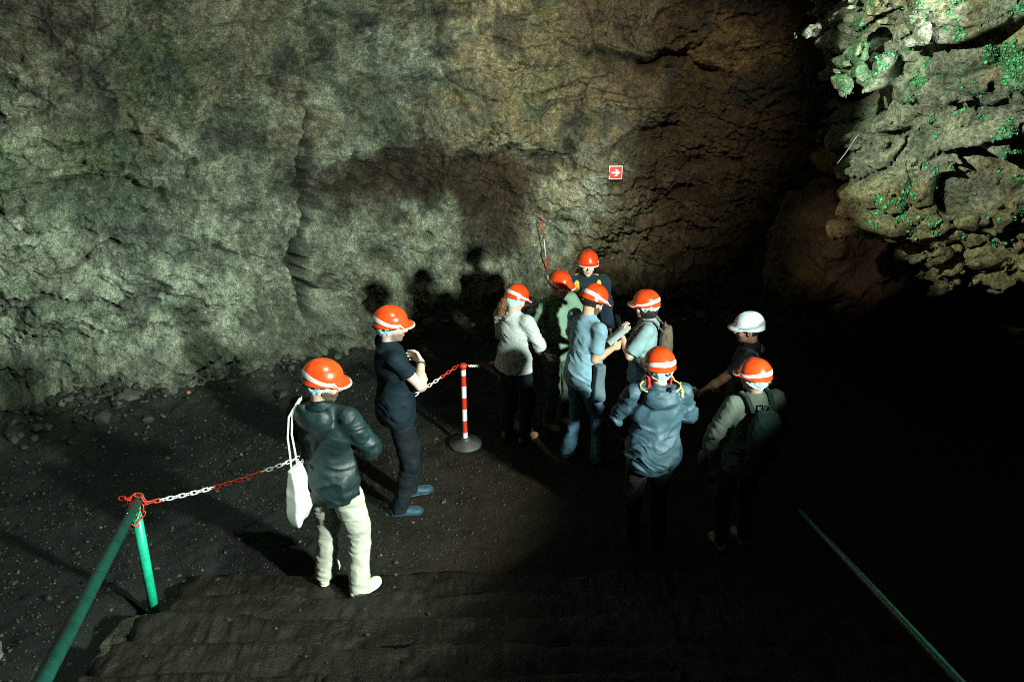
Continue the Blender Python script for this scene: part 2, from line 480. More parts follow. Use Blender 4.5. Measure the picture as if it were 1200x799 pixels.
side = sm(-.5, .5, (x0 + wv + 2.55 - .12 * (z0 - 1.5)) / .2)
d += .20 * side * np.exp(-crk / .6)
for pts, dep, wdt in [([(-5.9, .85), (-5.0, 1.45), (-4.68, 1.65), (-4.4, 1.72)], .10, .03), ([(-4.9, 1.2), (-4.4, .95), (-3.9, 1.0)], .05, .02),
                      ([(-4.9, 2.5), (-4.4, 2.45), (-4.0, 2.25)], .12, .05), ([(-4.6, 2.8), (-4.2, 2.9), (-3.9, 2.75)], .14, .05),
                      ([(-2.6, .95), (-2.0, 1.1), (-1.5, .95), (-.9, .8)], .05, .03), ([(-1.9, 3.3), (-1.1, 3.25), (-.3, 2.85)], .05, .03),
                      ([(-1.0, 4.2), (-.8, 3.0), (-.5, 2.6), (-.1, 2.5)], .07, .04),
                      ([(1.0, 3.62), (1.7, 3.42), (2.2, 3.55), (2.7, 3.4)], .20, .09), ([(-4.1, 1.5), (-3.6, 1.5), (-3.2, 1.1)], .05, .025),
                      ([(-2.0, 2.35), (-1.3, 1.75), (-.6, 2.15), (.4, 2.25)], .08, .06), ([(1.4, 2.2), (1.8, 2.5), (2.3, 2.5)], .07, .05),
                      ([(-.4, 1.5), (.5, 1.25), (1.5, 1.3)], .05, .03), ([(-5.6, 3.3), (-4.9, 3.1), (-4.3, 3.35)], .07, .05)]:
    q = segd(x0 + wv * 1.6, z0 + wz * 1.6, pts); d -= 1.4 * dep * np.exp(-(q / wdt) ** 2)
    pa = np.array(sorted(pts)); below = np.interp(x0 + wv * 1.6, pa[:, 0], pa[:, 1]) - (z0 + wz * 1.6)
    ends = sm(.25, 0., np.maximum(pa[0, 0] - x0, x0 - pa[-1, 0])); d -= 1.1 * dep * sm(-.02, .03, below) * np.exp(-np.maximum(below, 0) / .35) * ends
d -= .22 * np.exp(-(np.hypot(x0 + 1.28, z0 - 1.14) / .055) ** 4)       # small socket hole
d += .45 * sm(.75, -.1, HH) * (1 + .5 * fbm(p * 2.6, 3)) + .0            # toe of rubble
d += .30 * sm(2.6, 4.6, HH) * sm(.6, 2.8, x0)                            # brow leaning out at the upper right
d += .6 * sm(4.8, 8.4, HH) ** 2
d -= .32 * blob(x0, z0, -1.1, 1.95, 1.5, .42, .35 * fbm(p * 2.2, 3))     # shallow brown hollow
PX = bx + nx_ * d; PY = by + ny_ * d
# rock colours, with some brightness and crevice shade painted in
f1 = fbm(p * .55 + 5, 3); f2 = fbm(p * 1.7 + 15, 4); f3 = fbm(p * 5 + 25, 4); f4 = fbm(p * 14 + 3, 3)
pale = np.array([.39, .42, .31]); grey = np.array([.20, .215, .155]); ochre = np.array([.26, .19, .075]); brn = np.array([.085, .058, .030]); moss = np.array([.085, .15, .06]); drk = np.array([.05, .052, .045])
mx = lambda a, b, t: a * (1 - t[..., None]) + b * t[..., None]
c = mx(np.broadcast_to(grey, p.shape), pale, sm(-.35, .35, f2 + .25 * f3 + .12 * f4 + .35 * sm(2.6, .6, z0) - .1))  # paler lower down: the wall's brightness there is painted in
c = mx(c, ochre, (.35 + .3 * sm(-3, 0, x0)) * sm(.05, .5, f3 * .4 + f1 * .5 + .35 * sm(1.8, 3.6, z0) + .35 * sm(-1.5, 1.2, x0) - .02))
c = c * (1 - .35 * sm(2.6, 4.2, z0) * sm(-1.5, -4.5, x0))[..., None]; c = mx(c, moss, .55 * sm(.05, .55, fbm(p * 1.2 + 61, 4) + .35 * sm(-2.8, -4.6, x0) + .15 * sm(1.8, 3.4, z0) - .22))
tone = fbm(p * 3.1 + 400 + warp, 4)
c = mx(c, np.array([.27, .235, .135]), (.20 + .40 * sm(-3.5, -.5, x0)) * sm(.08, .40, tone)); c = mx(c, np.array([.12, .15, .105]), .6 * sm(.10, .42, -tone))
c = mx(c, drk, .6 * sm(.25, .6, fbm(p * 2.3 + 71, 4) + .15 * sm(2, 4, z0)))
c = mx(c, brn, .95 * np.clip(blob(x0, z0, -1.1, 1.95, 1.35, .36, .6 * f2 + .4 * f3), 0, 1))
c = mx(c, brn, .9 * blob(x0, z0, -.35, 1.35, .55, .5, .6 * f2 + .4 * f3))
c = mx(c, brn * np.array([1.12, 1.12, .98]), .97 * sm(.6, 2.4, x0 + .7 * f2 + .5 * (z0 - 2.2) + .3 * f3))
c = mx(c, ochre * .9, .85 * blob(x0, z0, 3.0, 3.6, .7, .35, .6 * f2))
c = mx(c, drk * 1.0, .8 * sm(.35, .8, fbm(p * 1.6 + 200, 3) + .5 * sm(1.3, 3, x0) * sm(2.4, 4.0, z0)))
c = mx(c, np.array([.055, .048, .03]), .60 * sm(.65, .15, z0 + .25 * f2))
c = c * (1 - .6 * np.clip(frac + .7 * frac2, 0, 1))[..., None]; c = c * (.86 + .28 * cr[2] * crumb + .14 * (1 - crumb))[..., None]; gr = fbm(p * 24 + 8, 3); c = c * (1 - .25 * sm(.22, .5, pits)[..., None]) * (1 + .26 * f4[..., None]) * (1 + .38 * gr[..., None]) * (1 - .35 * sm(.1, .5, -layers)[..., None])  # shade in fractures, pits and layer hollows painted into the colour
c = c * (1 - .7 * np.exp(-(crk / .05) ** 2) * wid)[..., None]  # shade inside the long crack painted in too
lum = c.mean(-1, keepdims=True); c = np.clip(c, .004, 1) * (np.clip(lum, .01, 1) / .22) ** .28 * 1.04      # more spread between pale and dark rock
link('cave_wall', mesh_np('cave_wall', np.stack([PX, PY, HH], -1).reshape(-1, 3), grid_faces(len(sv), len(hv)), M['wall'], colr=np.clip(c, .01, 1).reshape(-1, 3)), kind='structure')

# vault overhead (never seen, closes the cave)
gx = np.linspace(-11.5, 9.5, 90); gy = np.linspace(-4, 13, 80)
X, Y = np.meshgrid(gx, gy, indexing='ij'); p = np.stack([X, Y, X * 0], -1)
Z = 8.6 - .02 * X ** 2 - .01 * (Y - 4) ** 2 + .5 * fbm(p * .5, 4) + .12 * fbm(p * 2, 3)
cc = np.broadcast_to(np.array([.12, .11, .08]), p.shape).reshape(-1, 3)
link('cave_ceiling', mesh_np('cave_ceiling', np.stack([X, Y, Z], -1).reshape(-1, 3), grid_faces(90, 80), M['wall'], colr=cc), kind='structure')


# ------------------------------------------------------------------ craggy rocks
def rock(name, C, rad, nu, nv, ex, disp, colf, material, dense=(-2.2, .9), **tags):
    u = np.linspace(-1, 1, nu); u = math.pi * (.55 * u + .45 * u ** 3)        # finer toward the viewer (-y)
    v = np.linspace(-1.5, 1.5, nv)
    U, Vv = np.meshgrid(u, v, indexing='ij')
    D = np.stack([np.sin(U) * np.cos(Vv), -np.cos(U) * np.cos(Vv), np.sin(Vv)], -1)
    r = (np.abs(D) ** ex).sum(-1) ** (-1 / ex)
    P = D * r[..., None] * np.array(rad)
    Nn = D / np.array(rad); Nn /= np.linalg.norm(Nn, axis=-1)[..., None]
    W = P + np.array(C)
    d, aux = disp(W)
    P = W + Nn * d[..., None]
    o = link(name, mesh_np(name, P.reshape(-1, 3), grid_faces(nu, nv), material, colr=np.clip(colf(W, d, aux), .01, 1).reshape(-1, 3)), **tags)
    return o, P, Nn, d


rot = np.array(Matrix.Rotation(R(24), 3, 'Y'))


OC, ORAD = np.array([4.72, 7.15, 4.05], np.float32), np.array([1.98, 1.55, 2.05], np.float32)


def outc_f(Wp):
    q = Wp @ rot.T.astype(np.float32)
    b0 = ((np.abs((Wp - OC) / ORAD) ** 2.7).sum(-1) ** (1 / 2.7) - 1) * 1.7
    wr = np.stack([noise(q * 1.7 + 3), noise(q * 1.7 + 30), noise(q * 1.7 + 60)], -1)
    d = b0 + .22 * noise(q * np.array([.9, 1.2, 1.9]) + 40) + .16 * fbm((q + .15 * wr) * np.array([1.7, 2.4, 3.4]) + 5, 2, ridge=True)
    near = np.abs(d) < .42
    if near.any():
        qq = (q + .14 * wr)[near]
        a = voro(qq * np.array([2.2, 3.0, 4.2]) + 4); e = a[1] - a[0]
        x = -.13 * (a[2] - .4) * sm(0, .10, e) + .24 * np.exp(-(e / .055) ** 1.0)
        x = x + .7 * sm(.08, .24, noise(qq * np.array([1.7, 2.2, 2.9]) + 140) * .8 + .2 * noise(qq * 6))
        x = x + .065 * fbm(qq * 6, 3, ridge=True) + .045 * fbm(qq * 15, 2, ridge=True) - .05 * sm(.2, .5, noise(qq * 10 + 70))
        d[near] += x
    return d


OV, OF = mesh_sdf(outc_f, [2.0, 5.0, 1.7], [5.9, 7.9, 5.6], .0215, .62)
f = fbm(OV * 2.2 + 8, 4); g2 = fbm(OV * 9 + 8, 4)
c = mx(np.broadcast_to(np.array([.34, .345, .25]), OV.shape), np.array([.20, .195, .15]), sm(-.15, .25, f + .3 * g2))
c = mx(c, np.array([.32, .24, .12]), .7 * sm(.1, .4, fbm(OV * 1.8 + 55, 3)))
c = mx(c, np.array([.07, .24, .10]), .7 * sm(.30, .55, .6 * noise(OV * 1.9 + 155) + .45 * noise(OV * 5.5 + 3) + .45 * noise(OV * 17)))
c = mx(c, np.array([.12, .20, .10]), .35 * sm(.1, .5, fbm(OV * 3.2 + 155, 4)))
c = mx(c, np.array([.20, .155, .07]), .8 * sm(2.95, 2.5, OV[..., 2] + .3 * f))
c = c * (1 + .45 * g2[..., None])
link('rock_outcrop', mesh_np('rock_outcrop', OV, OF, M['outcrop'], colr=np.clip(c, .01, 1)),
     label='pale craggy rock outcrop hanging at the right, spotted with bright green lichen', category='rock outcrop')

# bright green liverwort tufts growing on the outcrop
e1 = OV[OF[:, 1]] - OV[OF[:, 0]]; e2_ = OV[OF[:, 2]] - OV[OF[:, 0]]; FN = np.cross(e1, e2_); FN /= np.linalg.norm(FN, axis=1)[:, None] + 1e-9; FC = OV[OF].mean(1)
if ((FC - OC) * FN).sum(1).mean() < 0: FN = -FN
mask = .6 * noise(FC * 1.9 + 155) + .45 * noise(FC * 5.5 + 3) + .55 * noise(FC * 17)
ids = np.argwhere((FN[:, 1] < -.05) & (FN[:, 2] > -.5) & (mask > .44) & (FC[:, 2] < 4.5) & (FC[:, 2] > 2.3) & (FC[:, 1] < 6.6) & (FC[:, 0] < 4.6))[:, 0]
ids = rng.choice(ids, min(4200, len(ids)), False)
G = Geo(); hexa = np.array([(math.cos(a), math.sin(a), .25 * (k % 2)) for k, a in enumerate(np.linspace(0, 2 * math.pi, 8)[:-1])])
Vs = []; Fs = []
for k, i in enumerate(ids):
    n = Vector(FN[i] + rng.normal(0, .45, 3)).normalized(); R3 = np.array(n.to_track_quat('Z', 'Y').to_matrix())
    r = rng.uniform(.004, .013) * (1.5 if rng.random() < .08 else 1)
    vv = (hexa * r) @ R3.T + FC[i] + FN[i] * rng.uniform(.004, .02)
    b0 = 8 * k; Vs.append(np.vstack([vv, FC[i] + FN[i] * .006 + np.array(n) * .003]))
    Fs += [(b0 + a, b0 + (a + 1) % 7, b0 + 7, b0 + 7) for a in range(7)]
lc = np.array([.06, .30, .12]) * rng.uniform(.4, 1.5, (len(ids), 1)) + rng.uniform(0, .05, (len(ids), 3))
me = mesh_np('moss', np.concatenate(Vs), Fs, M['moss'], False, colr=np.repeat(lc, 8, 0)); me.validate()
link('moss', me, kind='stuff', label='bright green liverwort leaves scattered over the pale rock outcrop', category='moss')


def bould_disp(Wp):
    q = Wp
    a = voro(q * 1.6 + 14); b = voro(q * 4.5 + 2)
    d = .30 * (a[2] - .5) * sm(0, .2, a[1] - a[0]) + .10 * (b[2] - .5) * sm(0, .2, b[1] - b[0]) + .09 * fbm(q * 3, 4) + .04 * fbm(q * 10, 4)
    return d, None


bcol = lambda Wp, d, a: np.array([.09, .062, .036]) * (1 + 1.2 * fbm(Wp * 3, 4)[..., None]) + np.array([.02, .012, 0]) * sm(0, .5, fbm(Wp * 2 + 9, 3))[..., None]
rock('boulder', (4.05, 9.1, 1.35), (.85, .75, .85), 260, 180, 2.3, bould_disp, bcol, M['wall'],
     label='big rounded brown boulder in the dim light below the rock outcrop', category='boulder')
rock('rock_ledge', (4.05, 9.4, 2.42), (.42, .4, .16), 160, 90, 2.2, lambda W_: (.35 * bould_disp(W_)[0], None),
     lambda Wp, d, a: np.array([.20, .13, .045]) * (1 + .6 * fbm(Wp * 5, 4)[..., None]), M['wall'],
     label='small ochre stone ledge on top of the big brown boulder', category='rock')
# pale stones at the foot of the left handrail, beside the stairs
for k, (x, y, r, lab) in enumerate([(-2.62, 3.95, (.20, .26, .16), 'earthy stone at the foot of the left handrail post'),
                                    (-2.35, 3.35, (.20, .18, .13), 'pale grey stone at the bottom edge beside the left handrail, the one nearer the stairs'),
                                    (-2.72, 3.30, (.15, .14, .12), 'pale crumbly stone at the bottom edge, between the left handrail and another pale stone'),
                                    (-3.35, 3.55, (.17, .15, .12), 'small grey stone left of the leftmost green handrail')]):
    z = float(ground_h(np.array([x]), np.array([y]))[0])
    rock('rock', (x, y, z + r[2] * .45), r, 110, 70, 2.2, lambda W_, k=k: (.16 * bould_disp(W_ * 3.1 + k)[0] * 1.3, None),
         lambda Wp, d, a: np.array([.17, .17, .12]) * (1 + .8 * fbm(Wp * 12, 4)[..., None]), M['wall'], label=lab, category='rock')

# ------------------------------------------------------------------ gravel and rubble
phi = (1 + 5 ** .5) / 2
ico = np.array([(-1, phi, 0), (1, phi, 0), (-1, -phi, 0), (1, -phi, 0), (0, -1, phi), (0, 1, phi), (0, -1, -phi), (0, 1, -phi), (phi, 0, -1), (phi, 0, 1), (-phi, 0, -1), (-phi, 0, 1)]) / 1.9
icf = np.array([(0, 11, 5), (0, 5, 1), (0, 1, 7), (0, 7, 10), (0, 10, 11), (1, 5, 9), (5, 11, 4), (11, 10, 2), (10, 7, 6), (7, 1, 8), (3, 9, 4), (3, 4, 2), (3, 2, 6), (3, 6, 8), (3, 8, 9), (4, 9, 5), (2, 4, 11), (6, 2, 10), (8, 6, 7), (9, 8, 1)])


def pebbles(n, sampler, size, cfun):
    xy = sampler(n); n = len(xy)
    z = ground_h(xy[:, 0], xy[:, 1]); s = size(xy)
    on = (np.abs(xy[:, 0]) < 2.4) & (xy[:, 1] < 4.68); z = np.where(on, .15 * (np.array(TREAD)[None] > xy[:, 1:2] + .03).sum(1), z)
    A = rng.normal(0, 1, (n, 3, 3)); Q = np.linalg.qr(A)[0]
    sc = s[:, None] * rng.uniform(.6, 1.2, (n, 3))
    V = ico[None] * (1 + rng.normal(0, .13, (n, 12, 1))) * sc[:, None]
    V = np.einsum('nij,nkj->nki', Q, V); V[..., 2] *= .75
    V += np.stack([xy[:, 0], xy[:, 1], z + s * .2], -1)[:, None]
    F = icf[None] + (np.arange(n) * 12)[:, None, None]
    C = np.repeat(cfun(xy), 12, 0)
    return V.reshape(-1, 3), F.reshape(-1, 3), C


def samp_floor(n):
    x = rng.uniform(-6, 1.5, n); y = rng.uniform(2.3, 10.8, n); ok = (y < wall_y(x) - .15)
    keep = rng.random(n) < (.30 + .7 * sm(.2, -1.4, x))
    keep &= (rng.random(n) < .12) | ~((np.abs(x) < 2.5) & (y < 4.8))
    return np.stack([x, y], -1)[ok & keep]


def samp_wall(n):
    x = rng.uniform(-6.2, 3, n); d = np.abs(rng.normal(0, .55, n)); y = wall_y(x) - .15 - d; return np.stack([x, y], -1)


def pcol(xy):
    n = len(xy); c = np.array([.018, .018, .013]) * rng.uniform(.4, 2.2, (n, 1)); k = rng.random(n)
    c[k > .96] = np.array([.07, .075, .055]) * rng.uniform(.6, 1.1, ((k > .96).sum(), 1)); c[k > .995] = [.20, .09, .03]
    return c


v1, f1_, c1 = pebbles(22000, samp_floor, lambda xy: rng.gamma(1.8, .0028, len(xy)) + .003, pcol)
v2, f2_, c2 = pebbles(2600, samp_wall, lambda xy: rng.gamma(1.8, .014, len(xy)) + .008, lambda xy: pcol(xy) * 1.5)
me = mesh_np('gravel', np.concatenate([v1, v2]), np.concatenate([f1_, f2_ + len(v1)]), M['gravel'], False, colr=np.concatenate([c1, c2]))
link('gravel', me, kind='stuff', label='dark volcanic gravel and rubble strewn over the cave floor', category='gravel')


# ------------------------------------------------------------------ barrier furniture
def thing(name, label, cat, loc=(0, 0, 0), rz=0, group=None, scale=1):
    o = bpy.data.objects.new(name, None); col.objects.link(o); o.location = loc; o.rotation_euler = (0, 0, rz); o.empty_display_size = .2
    o.scale = (scale,) * 3; o['label'] = label; o['category'] = cat
    if group: o['group'] = group
    return o


RT = Vector((-2.53, 4.30, 1.10))
# left handrail: a pipe climbing toward the viewer, one post
t = thing('handrail', 'green handrail at the left, coloured as shaded, on a post coloured as lit, chain tied to it', 'handrail', (-2.6, 4.3, .15), 0)
o0 = Vector((-2.6, 4.3, .15))
dirr = Vector((.99, -2.60, 1.03)).normalized()
G = Geo(); top = RT + Vector((.0, .0, .0))
pts = [top - dirr * .14, top - dirr * .13] + [top + dirr * a for a in np.linspace(0, 3.6, 20)]
G.tube([p_ - o0 for p_ in pts], [.012, .034] + [.031] * 20, seg=18); G.build('rail', M['greenpaint_shaded'], t)
G = Geo(); G.tube([Vector((-2.6, 4.3, .06)) - o0, Vector((-2.58, 4.3, .5)) - o0, Vector((-2.555, 4.3, 1.055)) - o0], .033, seg=18)
G.build('post', M['greenpost_lit'], t)
t = thing('handrail', 'thin green metal handrail slanting across the dark lower right corner', 'handrail', (1.86, 4.2, .3), 0)
o0 = Vector((1.86, 4.2, .3)); a = Vector((1.88, 4.25, 1.12)); b = Vector((1.50, 1.88, 2.11)); dd = (b - a).normalized()
G = Geo(); G.tube([a + dd * .22 - o0] + [a + dd * s_ - o0 for s_ in np.linspace(.25, 3.6, 20)], .017, seg=18); G.build('rail', M['greenpaint_shaded'], t)
for s_ in (3.2,):
    G = Geo(); q_ = a + dd * s_; zb = .15 * sum(1 for k in TREAD if k > q_.y) - .1
    G.tube([Vector((q_.x, q_.y, zb)) - o0, q_ - o0 - Vector((0, 0, .02))], .017, seg=14); G.build('post', M['greenpaint_shaded'], t)

# striped bollard post on a round base
bz = float(ground_h(np.array([-.48]), np.array([6.79]))[0])
t = thing('barrier_post', 'red and white striped barrier post standing on a round dark base', 'barrier post', (-.48, 6.79, bz + .02), 0)
G = Geo(); G.lathe([(0, 0), (.165, 0), (.172, .012), (.165, .035), (.06, .055), (.045, .075), (.04, .09), (0, .09)]); G.build('base', M['darkbase'], t)
G = Geo(); zb = [.07, .15, .29, .42, .55, .68, .80, .885]
for k in range(7):
    G.lathe([(.0255, zb[k]), (.0255, zb[k + 1])], m=(k % 2), seg=18)
G.build('striped_tube', [M['white'], M['red']], t)
G = Geo(); G.lathe([(0, .925), (.02, .925), (.036, .915), (.038, .89), (.030, .88), (.030, .865), (0, .865)], seg=20)
for s_ in (-1, 1): G.tube([(s_ * .03, 0, .90), (s_ * .055, 0, .91), (s_ * .058, 0, .89)], .006)
G.build('cap', M['red'], t)


def chain_links(G, pts, pitch=.045, start=0, seglen=9, sc=1.0):
    P = np.array([tuple(p_) for p_ in pts], float); sl = np.r_[0, np.cumsum(np.linalg.norm(np.diff(P, axis=0), axis=1))]
    n = int(sl[-1] / pitch)
    ring = []
    for a in np.linspace(0, 2 * math.pi, 13)[:-1]:
        ring.append((math.copysign(.014, math.cos(a)) * (abs(math.cos(a)) > .01) + .016 * math.cos(a), .0135 * math.sin(a), 0))
    ring = np.array(ring) * sc
    for k in range(n):
        s_ = (k + .5) * pitch
        c_ = np.array([np.interp(s_, sl, P[:, i]) for i in range(3)]); c2_ = np.array([np.interp(s_ + .01, sl, P[:, i]) for i in range(3)])
        T = (c2_ - c_); T /= np.linalg.norm(T) + 1e-9
        U = np.cross(T, (0, 0, 1)); U /= np.linalg.norm(U) + 1e-9; W_ = np.cross(T, U)
        if k % 2: U, W_ = W_, -U
        cs, sn = math.cos(.6), math.sin(.6); U, W_ = U * cs + W_ * sn, -U * sn + W_ * cs
        G.tube([c_ + T * q[0] + U * q[1] for q in ring], .0040 * sc, m=((start + k) // seglen) % 2, seg=6, closed=True)
    return n


def cat(a, b, sag, n=60, skew=0):
    a = np.array(a); b = np.array(b); T = np.linspace(0, 1, n)[:, None]
    return a + (b - a) * T - np.array([0, 0, 1]) * sag * 4 * T * (1 - T) * (1 + skew * (.5 - T))


PT = np.array([-.48, 6.79, bz + .93])
G = Geo()
st = np.array(RT) + np.array([.03, -.01, -.01])
n1 = chain_links(G, cat(st, PT + np.array([-.055, 0, -.01]), .20, skew=.4), start=15)      # materials 0 = white
ring1 = [np.array(RT) + np.array(dirr) * .03 + np.array([.0, .0, 0]) + .052 * np.array([math.cos(a), .25 * math.sin(a), math.sin(a)]) for a in np.linspace(0, 5.6, 30)]
chain_links(G, ring1, start=9)
loop = [np.array(RT) + np.array(v_) for v_ in [(.05, -.04, -.0), (.05, -.06, -.06), (.0, -.08, -.13), (-.045, -.07, -.10), (-.035, -.07, -.03), (.02, -.08, .02)]]
chain_links(G, np.array(loop), start=9, seglen=7)
tail = [np.array(RT) + np.array(v_) for v_ in [(-.02, -.05, .045), (-.07, -.03, .045), (-.10, -.02, .04), (-.125, -.03, -.0)]]
chain_links(G, tail, start=9)
G.build('barrier_chain', [M['white'], M['red']], label='red and white plastic chain from the left handrail to the striped barrier post', category='chain')
MK = np.array([.56, 11.0, .12])
wy = 10.62
G = Geo(); chain_links(G, cat(PT + np.array([.055, 0, -.01]), (.52, wy, .16), .30), start=0)
pile = [(.52 + .07 * math.cos(a * 2.1) * (1 - a / 14), wy + .03 * math.sin(a * 1.7), .17 + .09 * abs(math.sin(a))) for a in np.linspace(0, 9, 60)]
chain_links(G, pile, start=9)
G.build('barrier_chain', [M['white'], M['red']], label='red and white plastic chain from the striped post to the pole at the wall', category='chain')
G = Geo(); mp = [np.array([.575, wy, .05]), np.array([.43, wy + .12, 1.30])]
zt = [0, .17, .36, .57, .79, 1.0]
for k in range(5):
    a_, b_ = mp[0] + (mp[1] - mp[0]) * zt[k], mp[0] + (mp[1] - mp[0]) * zt[k + 1]
    G.tube([a_, b_], .0095, m=(k + 1) % 2, seg=10)
G.build('marker_pole', [M['white'], M['red']], label='thin red and white marker pole leaning against the cave wall', category='pole')


# arrow sign on the wall
def wall_front(x, z):
    s_ = WS[np.argmin(np.hypot(WP[:, 0] - x, WP[:, 1] - wall_y(x)))]
    i = np.argmin(abs(sv - s_)); j = np.argmin(abs(hv - z)); a = 5
    return PX[i, j], PY[i - a:i + a, j - a:j + a].min()


wx, wyy = wall_front(1.50, 1.96)
t = thing('arrow_sign', 'small square red sign with a white arrow pointing right, fixed on the cave wall', 'sign', (1.47, wyy - .025, 1.95), R(3))
def boxg(G, c, s_, m=0):
    c = np.array(c); s_ = np.array(s_) / 2
    v = np.array([(x, y, z) for x in (-1, 1) for y in (-1, 1) for z in (-1, 1)]) * s_ + c
    G.add(v, [(0, 1, 3, 2), (4, 6, 7, 5), (0, 4, 5, 1), (2, 3, 7, 6), (0, 2, 6, 4), (1, 5, 7, 3)], m)
G = Geo(); boxg(G, (0, 0, 0), (.19, .008, .19)); G.build('panel', M['signwhite'], t, False)
G = Geo(); boxg(G, (0, -.006, 0), (.168, .004, .168)); G.build('face', M['signred'], t, False)
G = Geo(); ar = [(-.062, -.013), (.010, -.013), (-.018, -.050), (.012, -.050), (.064, 0), (.012, .050), (-.018, .050), (.010, .013), (-.062, .013)]
n = len(ar); bmv = [(x, -.0105, z) for x, z in ar] + [(x, -.008, z) for x, z in ar]
tri = [(0, 1, 7, 8), (1, 4, 7, 7), (1, 2, 3, 4), (7, 4, 5, 6)]
G.add(bmv, tri + [(i, i + n, (i + 1) % n + n, (i + 1) % n) for i in range(n)]); G.build('arrow', M['signwhite'], t, False)
for s_ in (-1, 1):
    G = Geo(); G.tube([(s_ * .07, .0, .0), (s_ * .07, .12, 0)], .005); G.build('bracket', M['darkbase'], t)
# dry twig sticking out of the outcrop
G = Geo(); G.tube([(2.62, 5.95, 3.26), (2.45, 5.72, 3.16), (2.38, 5.66, 3.10)], [.005, .004, .002])
G.build('twig', M['packbrown'], label='dry pale twig sticking out at the left edge of the rock outcrop', category='twig')

# ------------------------------------------------------------------ people
def rc(p, a, b, ra, rb):
    a = np.array(a, np.float32); b = np.array(b, np.float32); ab = b - a
    t = np.clip(((p - a) @ ab) / (ab @ ab + 1e-9), 0, 1)
    q = p - a - t[:, None] * ab
    return np.sqrt((q * q).sum(-1)) - (ra + (rb - ra) * t)


def el(p, c, r, Rm=None):
    q = p - np.array(c, np.float32)
    if Rm is not None: q = q @ Rm
    r = np.array(r, np.float32)
    k0 = np.sqrt(((q / r) ** 2).sum(-1)); k1 = np.sqrt(((q / (r * r)) ** 2).sum(-1)) + 1e-6
    return k0 * (k0 - 1) / k1


def smin(a, b, k):
    h = np.clip(.5 + .5 * (b - a) / k, 0, 1); return b * (1 - h) + a * h - k * h * (1 - h)


def U(ds, k=.03):
    d = ds[0]
    for e in ds[1:]: d = smin(d, e, k)
    return d


def rotm(yaw, pitch=0, roll=0):   # yaw to the right, pitch down
    return np.array(Matrix.Rotation(R(-yaw), 3, 'Z') @ Matrix.Rotation(R(-pitch), 3, 'X') @ Matrix.Rotation(R(roll), 3, 'Y'), np.float32)


def ik(a, c, la, lb, hint):
    a, c, hint = map(lambda q: Vector(q), (a, c, hint)); d = c - a; L = d.length
    if L > (la + lb) * .999: c = a + d * ((la + lb) * .999 / L); d = c - a; L = d.length
    x = (la * la - lb * lb + L * L) / (2 * L); h_ = math.sqrt(max(la * la - x * x, 0)); u = d.normalized()
    v = (hint - u * hint.dot(u)).normalized()
    return a + u * x + v * h_, c


def hand_prims(w_, d, pn, side, curl=.5, spread=.1, thumb=.6):
    """w_ wrist, d forward, pn palm normal; side +1 right. list of (a,b,ra,rb)"""
    w_ = Vector(w_); d = Vector(d).normalized(); pn = Vector(pn); pn = (pn - d * pn.dot(d)).normalized()
    x = d.cross(pn) * side      # toward the thumb
    out = []
    for k, (ox, L0, ln) in enumerate([(.030, .088, .072), (.010, .092, .080), (-.010, .088, .074), (-.029, .080, .058)]):
        b = w_ + d * .012 + x * ox * .6; kn = w_ + d * L0 + x * ox
        out.append((b, kn, .015, .0115))
        ang = 0; p_ = kn; r_ = .0095
        for j, fr in enumerate((.45, .32, .23)):
            ang += curl * (.9, 1.1, .7)[j] * (1 + .12 * k)
            dr = (d + x * spread * (1.5 - k) * .35).normalized() * math.cos(ang) + pn * math.sin(ang)
            q = p_ + dr * ln * fr; out.append((p_, q, r_, r_ - .0008)); p_ = q; r_ -= .0008
    tb = w_ + d * .022 + x * .026
    t1 = tb + (d * .55 + x * .8 + pn * .35 * thumb).normalized() * .040
    t2 = t1 + (d * .85 + x * .25 + pn * .8 * thumb).normalized() * .032
    t3 = t2 + (d * .9 - x * .1 + pn * 1.0 * thumb).normalized() * .026
    out += [(tb, t1, .0145, .0115), (t1, t2, .0112, .010), (t2, t3, .0098, .0085)]
    return out


def head_d(q):
    d = U([el(q, (0, -.014, .030), (.075, .094, .090)), el(q, (0, .022, -.032), (.060, .072, .082)), el(q, (0, .035, -.075), (.046, .050, .036)),
           el(q, (0, .070, -.100), (.020, .016, .015)), el(q, (0, .078, .024), (.048, .016, .011)),
           el(np.stack([np.abs(q[:, 0]), q[:, 1], q[:, 2]], -1), (.040, .066, -.030), (.020, .018, .020))], .018)
    ax_ = np.stack([np.abs(q[:, 0]), q[:, 1], q[:, 2]], -1)
    d = np.maximum(d, -(np.sqrt(((ax_ - np.array([.031, .104, .003])) ** 2).sum(-1)) - .019) * .9)
    d = smin(d, np.sqrt(((ax_ - np.array([.031, .0785, .002])) ** 2).sum(-1)) - .0125, .004)
    d = U([d, rc(q, (0, .088, .012), (0, .112, -.028), .007, .0125), el(ax_, (.012, .100, -.033), (.009, .010, .008))], .008)
    d = U([d, el(q, (0, .091, -.056), (.021, .010, .0055)), el(q, (0, .090, -.068), (.018, .010, .006))], .005)
    ear = np.maximum(el(ax_, (.078, -.006, -.010), (.011, .021, .034)), -el(ax_, (.090, .002, -.008), (.009, .012, .020)))
    return smin(d, ear, .006)


